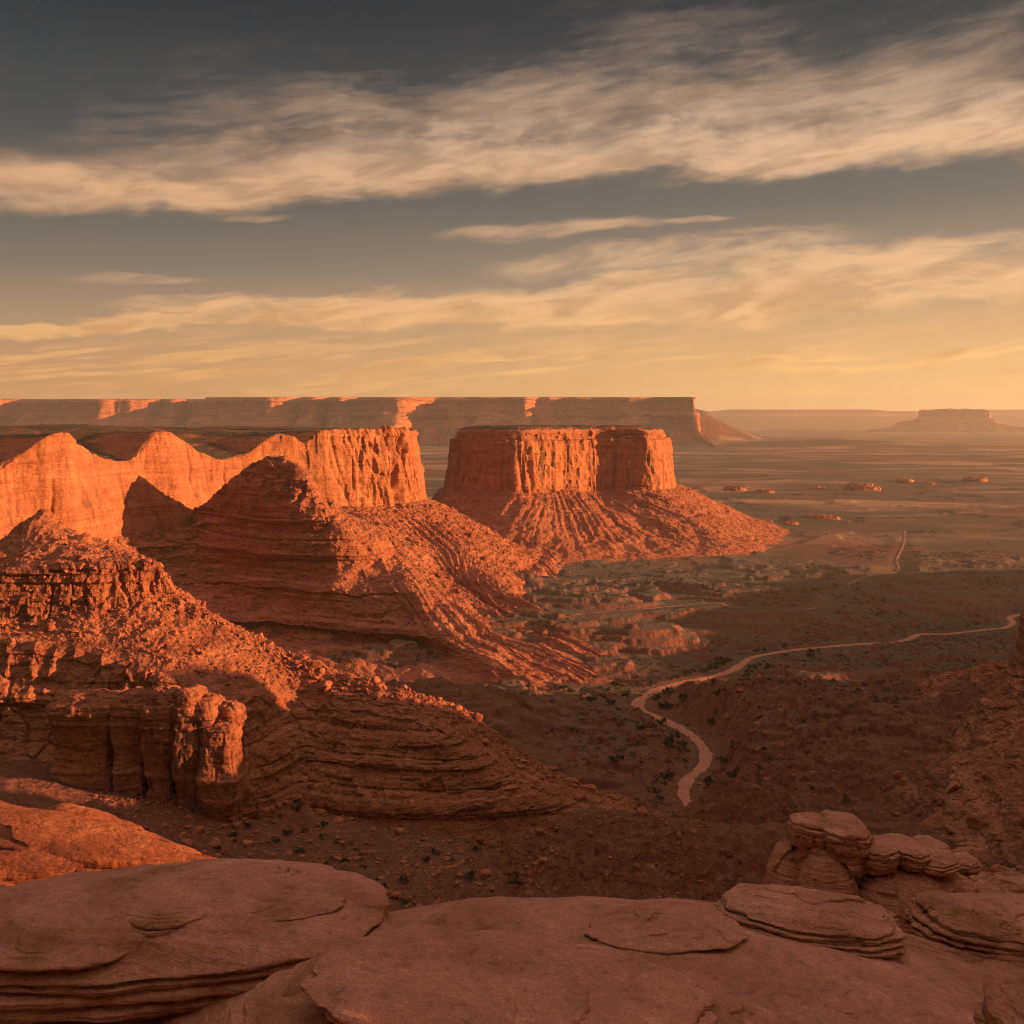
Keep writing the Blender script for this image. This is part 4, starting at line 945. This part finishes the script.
slab('boulder', (4.45, 9.7, -4.66), .95, .52, [(.90, .07), (1.0, .07), (.985, .04), (.94, .05), (.87, .04)], .11, 'low layered boulder by the right edge behind a sloping slab', 'boulder', seed=15, jag=1.0, yaw=-.12, tilt=(-.03, .03), vary=.10, N=420, top=150, scl=1.2)
slab('rock_slab', (4.6, 8.7, -5.3), 1.9, 2.0, [(1.0, .3), (.98, .12)], .34, 'sloping slab at the right edge beneath a low layered boulder', seed=17, rough=.6, N=400, top=200)
slab('boulder', (3.03, 6.05, -3.80), .45, .36, [(.9, .14), (1.0, .16), (.96, .12), (.88, .10)], .16, 'dark cracked boulder cut off by the bottom right corner', 'boulder', seed=19, jag=1.0, vary=.12, N=300, top=110, cracks=2.5)
rs = slab("rock_slab", (-8.85, 20.0, -11.40), 4.5, 2.5, [(1.0, 1.7), (1.0, .8), (.965, .32), (.91, .26), (.84, .22), (.76, .20)], .34, 'glowing orange sunlit slab at the left edge', seed=23, yaw=-.1, tilt=(-.05, .02), N=640, top=300, scl=1.2, cracks=2, vary=.10, de=2.0, jag=.35, mat=M_SUNSLAB)
plate(ds, 505, 985, 1.12, .62, .035, 71, -.05, 2, .05, .05, (-.06, .02)); plate(ds, 330, 1010, .42, .30, .02, 72, .3, 1, .02, .03)
plate(cs, 668, 925, .62, .42, .022, 73, .2, 1, .02, .03, (-.02, -.05)); plate(cs, 850, 1005, .55, .40, .02, 74, -.2, 1, .02, .03, (-.04, .02)); plate(ls, 60, 950, .5, .25, .03, 75, .1, 1, .02, .03); plate(ls, 285, 905, .45, .22, .025, 76, .2, 1, .02, .035)
plate(rs, 60, 842, 1.9, .85, .13, 81, -.25, 2, .12, .10, (-.10, .06), M_SUNSLAB); plate(rs, 132, 852, 1.1, .6, .10, 82, -.35, 2, .10, .08, (-.16, .04), M_SUNSLAB); plate(rs, 15, 868, 1.2, .5, .10, 83, .1, 2, .08, .08, (-.05, .08), M_SUNSLAB)
# knob of jointed rock beyond the slab
root = thing('rock_formation', 'knob of jointed red rock topped with rounded layered boulders', 'rock formation', (6.0, 20, -11.5))
def B(px, yt, w, d, dep, seed, rd=.2):
    x0, y0, zt = P(px, yt, d)
    column('block', x0, y0, zt, -13.5, w / 2 / F * d, dep, root, M_SLAB, seed, rd, .012, 3.6, amp=.10, led=.035, sc=.12, k=8, blk=.7, N=220)
B(787, 840, 34, 20.4, .6, 1.3); B(820, 842, 54, 19.9, .75, 2.1, .16); B(912, 856, 150, 19.9, 1.0, 3.4, .24); B(1005, 876, 100, 21.2, 1.0, 4.2, .2)
def K(px, yt, yb, w, d, dep, seed):
    x0, y0, zt = P(px, yt, d); zb = P(px, yb, d)[2]
    H = zt - zb
    slab('cap_boulder', (x0, y0, zb), w / 2 / F * d, dep, [(.86, H * .22), (1.0, H * .26), (.97, H * .18), (.88, H * .12)], H * .22, seed=seed, parent=root, N=240, top=90, vary=.14, jag=1.0, tilt=(.10 * math.sin(seed), .07 * math.cos(seed)), scl=1.5)
K(812, 814, 846, 46, 20.1, .5, 41); K(844, 815, 853, 56, 19.9, .6, 43)
K(878, 838, 866, 38, 19.7, .45, 45); K(897, 836, 853, 36, 20.2, .4, 47); K(911, 845, 866, 36, 19.7, .4, 48)
K(929, 839, 856, 40, 20.3, .4, 49); K(937, 853, 868, 42, 19.6, .4, 51); K(962, 855, 870, 32, 20.2, .4, 53)
# rim boulders added just outside the right of the frame to shade the rim
slab('boulder', (12.5, 8.0, -6.2), 4.0, 6.0, [(1.0, 1.6), (.97, 1.4), (.9, 1.0)], 1.6, 'tall rounded boulder added unseen right of the slabs to shade them', 'boulder', seed=61, N=200, top=80)
slab('boulder', (17.0, 18.5, -11.6), 4.0, 4.2, [(1.0, 2.4), (.97, 1.6), (.9, 1.0)], 1.1, 'large boulder added unseen right of the jointed knob to shade it', 'boulder', seed=63, N=200, top=80)

# ------------------------------------------------------------------ scattered rocks and shrubs
def ico(sub=1):
    import bmesh
    bm = bmesh.new(); bmesh.ops.create_icosphere(bm, subdivisions=sub, radius=1.0)
    v = np.array([q.co[:] for q in bm.verts]); f = np.array([[q.index for q in fc.verts] for fc in bm.faces]); bm.free()
    return v, f
IV, IF = ico(2)
def rock_shape(seed):
    r = np.random.RandomState(seed)
    v = IV.copy()
    for _ in range(9):
        nrm = r.normal(size=3); nrm /= np.linalg.norm(nrm); dd = r.uniform(.45, .8)
        ex = np.maximum(0, v @ nrm - dd); v = v - ex[:, None] * nrm
    v *= np.array([r.uniform(.8, 1.3), r.uniform(.7, 1.1), r.uniform(.5, .85)])
    return v
ROCKS = [rock_shape(100 + i) for i in range(8)]
def pick(surf, n, rng, zmax=None):
    Pm, Nn = SURF[surf]
    a = rng.randint(0, Pm.shape[0], n); b = rng.randint(0, Pm.shape[1], n)
    k = np.abs(normals(Pm)[a, b, 2]) > .45 if surf != 'x' else None
    return Pm[a, b][k]
def rubble(name, pts, sizes, rng, mat, label):
    vs = []; fs = []; o = 0
    IV1, IF1 = ico(1)
    base = []
    for i in range(6):
        v = IV1.copy(); r = np.random.RandomState(50 + i)
        for _ in range(7):
            nrm = r.normal(size=3); nrm /= np.linalg.norm(nrm); ex = np.maximum(0, v @ nrm - r.uniform(.4, .75)); v = v - ex[:, None] * nrm
        base.append(v * np.array([1.1, .9, .75]))
    for p, s in zip(pts, sizes):
        v = base[rng.randint(6)] * s; a = rng.uniform(0, 6.28); c, q = cos(a), sin(a)
        v = np.stack([v[:, 0] * c - v[:, 1] * q, v[:, 0] * q + v[:, 1] * c, v[:, 2]], -1) + p + np.array([0, 0, s * .2])
        vs.append(v); fs.append(IF1 + o); o += len(v)
    ob = mesh_obj(name, np.concatenate(vs), np.concatenate(fs), mat, smooth=False)
    tag(ob, label, 'rubble', kind='stuff')
rng = np.random.RandomState(5)
def floor_pts(n, x0, x1, y0, y1):
    x = rng.uniform(x0, x1, n); y = rng.uniform(y0, y1, n)
    return np.stack([x, y, ground_h(x, y)], -1)
rubble('rubble', np.concatenate([pick('spur', 5000, rng), pick('butte', 1500, rng)]), rng.lognormal(-.25, .6, 6500), rng, M_TALUS, 'loose rubble strewn over the talus below the cliffs')
rubble('rubble', np.concatenate([pick('ridge', 7000, rng), pick('hill', 7500, rng), pick('ridgefoot', 400, rng), floor_pts(6500, -140, 60, 290, 410), floor_pts(3000, 60, 220, 380, 640)]), rng.lognormal(-.9, .6, 24400), rng, M_BOULDER, 'small broken rocks strewn over the near ridge, canyon floor and hillside')

def boulders(pts, smin, smax, label, group):
    for i, p in enumerate(pts):
        k = rng.randint(len(ROCKS))
        if k not in BMESH:
            o = mesh_obj('boulder', ROCKS[k], IF, M_BOULDER, smooth=False); BMESH[k] = o.data
        else:
            o = bpy.data.objects.new('boulder', BMESH[k]); scene.collection.objects.link(o)
        s = smin + (smax - smin) * rng.rand() ** 2.5
        o.location = (p[0], p[1], p[2] + s * .25); o.scale = (s, s, s); o.rotation_euler = (rng.uniform(-.3, .3), rng.uniform(-.3, .3), rng.uniform(0, 6.28))
        tag(o, label, 'boulder', group)
BMESH = {}
boulders(pick('ridge', 110, rng), 1.0, 3.0, 'angular orange boulder on the sunlit rubble slope of the near ridge', 'boulders on the near ridge')
boulders(pick('hill', 190, rng), 1.4, 4.6, 'dark red boulder lying on the shaded hillside at right', 'boulders on the right hillside')
boulders(floor_pts(70, -115, 0, 305, 395), 1.0, 2.6, 'weathered boulder on the shaded canyon floor below the near ridge', 'boulders on the canyon floor')

def leaf_clump(seed, n=260):
    r = np.random.RandomState(seed)
    vs = []; fs = []
    lobes = [(r.normal(size=3) * np.array([.45, .45, .22]) + np.array([0, 0, .62]), r.uniform(.3, .55)) for _ in range(7)]
    for i in range(n):
        c, R0 = lobes[r.randint(7)]
        dv = r.normal(size=3); dv /= np.linalg.norm(dv); q = c + dv * R0 * r.uniform(.6, 1.05); q[2] = max(q[2], .06)
        a = r.normal(size=3); a /= np.linalg.norm(a); b = np.cross(a, r.normal(size=3)); b /= np.linalg.norm(b)
        s = r.uniform(.10, .2)
        vs += [q - a * s, q + b * s * .6, q + a * s, q - b * s * .6]; k = len(vs) - 4; fs.append([k, k + 1, k + 2, k + 3])
    return np.array(vs), np.array(fs)
SHR = [leaf_clump(i) for i in range(5)]
SMESH = {}
def stem_mesh():
    v = []; f = []
    for k, (dx, dy) in enumerate(((.25, .1), (-.2, .2), (.05, -.25))):
        for (x, y, z, r) in ((0, 0, -.2, .09), (dx, dy, .6, .04)):
            for a in range(5): v.append((x + r * cos(a * 1.2566), y + r * sin(a * 1.2566), z))
        o = k * 10
        for a in range(5): f.append([o + a, o + (a + 1) % 5, o + 5 + (a + 1) % 5, o + 5 + a])
    return np.array(v), np.array(f)
STV, STF = stem_mesh(); STM = []
def shrubs(pts, smin, smax, label, group):
    for p in pts:
        k = rng.randint(5); s = rng.uniform(smin, smax)
        if k not in SMESH:
            o = mesh_obj('shrub', *SHR[k], M_SHRUB, smooth=False); SMESH[k] = o.data
        else:
            o = bpy.data.objects.new('shrub', SMESH[k]); scene.collection.objects.link(o)
        if not STM:
            c = mesh_obj('stem', STV, STF, M_STEM); STM.append(c.data)
        else:
            c = bpy.data.objects.new('stem', STM[0]); scene.collection.objects.link(c)
        c.parent = o
        o.location = (p[0], p[1], p[2] - .05 * s); o.scale = (s * rng.uniform(.9, 1.2), s, s * rng.uniform(.7, 1.0)); o.rotation_euler = (0, 0, rng.uniform(0, 6.28))
        tag(o, label, 'shrub', group)
shrubs(floor_pts(90, -95, 40, 300, 400), 0.7, 1.8, 'dark green bush on the shaded canyon floor below the near ridge', 'bushes on the canyon floor')
rp = ROADS[0][0]
def near_road(n, lo, hi, a=0, b=None):
    q = rp[a:b][rng.randint(0, len(rp[a:b]), n)]; an = rng.uniform(0, 6.28, n); rr = rng.uniform(lo, hi, n)
    x = q[:, 0] + np.cos(an) * rr; y = q[:, 1] + np.sin(an) * rr
    dd = road_dist(x, y); k = dd > 8
    return np.stack([x[k], y[k], ground_h(x[k], y[k])], -1)
shrubs(near_road(150, 6, 30, 0, 400), 1.2, 2.8, 'dark scrub bush growing beside the pale dirt road', 'bushes along the dirt road')
def mass(pts, smin, smax, label):
    vs = []; fs = []; o = 0
    small = [leaf_clump(40 + i, 60) for i in range(4)]
    for p in pts:
        v, f = small[rng.randint(4)]; s = rng.uniform(smin, smax)
        vs.append(v * s * np.array([1.1, 1.1, .8]) * 1.1 + p); fs.append(f + o); o += len(v)
    tag(mesh_obj('scrub', np.concatenate(vs), np.concatenate(fs), M_SHRUB, smooth=False), label, 'scrub', kind='stuff')
a = floor_pts(15000, -60, 560, 330, 1400); keep = (fbm(a[:, 0] / 70, a[:, 1] / 70, a[:, 0] * 0, 3) > .0) & (road_dist(a[:, 0], a[:, 1]) > 8)
mass(np.concatenate([a[keep], near_road(900, 9, 60)]), .5, 1.6, 'low desert scrub dotting the valley floor')

# small sunlit outcrops far out on the plain
OUT = [(862, 486, 34), (826, 517, 26), (812, 514, 14), (790, 521, 16), (765, 520, 18), (740, 524, 22), (735, 487, 22), (765, 489, 18), (820, 484, 12), (905, 477, 16), (930, 478, 14), (975, 477, 22), (700, 486, 16)]
for i, (px, py, w) in enumerate(OUT):
    dd = 150 * F / (py + 3 - HY); x0 = (px - 512) / F * dd
    a_ = w / 2 / F * dd
    z0 = float(ground_h(np.array([x0]), np.array([dd]))[0])
    root = None
    th = np.linspace(0, 2 * pi, 120, endpoint=False)[:, None]; q = np.linspace(0, 1, 50)[None, :]
    rr = (1 - q ** 2.0) ** .5 * 1.05
    X = x0 + a_ * np.cos(th) * rr; Y = dd + a_ * 1.2 * np.sin(th) * rr
    Z = z0 - 1 + a_ * .55 * (.25 + .75 * np.abs(ridged((X - x0) / a_ * 2.2 + i, (Y - dd) / a_ * 2.2, i + 0 * X, 4, .6, i))) * q ** .45
    Z[:, -1] = Z[:, -1].mean()
    o = grid_obj('rock_outcrop', np.stack([X, Y, Z], -1), M_CLIFF, closed=True)
    tag(o, 'low sunlit rock outcrop far out on the dark valley plain', 'outcrop', 'low outcrops on the plain')

# ------------------------------------------------------------------ haze
import bmesh
bm = bmesh.new(); bmesh.ops.create_cube(bm, size=1.0)
me = bpy.data.meshes.new('haze'); bm.to_mesh(me); bm.free()
hz = bpy.data.objects.new('haze', me); scene.collection.objects.link(hz)
lo = np.array([-44000, -600, -172.]); hi = np.array([44000, 27000, 185.])
hz.location = (lo + hi) / 2; hz.scale = hi - lo
mt = bpy.data.materials.new('haze_air'); mt.use_nodes = True; t = mt.node_tree
t.nodes.remove(t.nodes['Principled BSDF']); vol = t.nodes.new('ShaderNodeVolumePrincipled')
vol.inputs['Color'].default_value = (.95, .81, .73, 1); vol.inputs['Density'].default_value = 4.2e-5; vol.inputs['Anisotropy'].default_value = .4
t.links.new(vol.outputs[0], [n for n in t.nodes if n.type == 'OUTPUT_MATERIAL'][0].inputs['Volume'])
me.materials.append(mt); hz['kind'] = 'stuff'; hz['label'] = 'thin warm dust haze lying over the valley'; hz['category'] = 'haze'
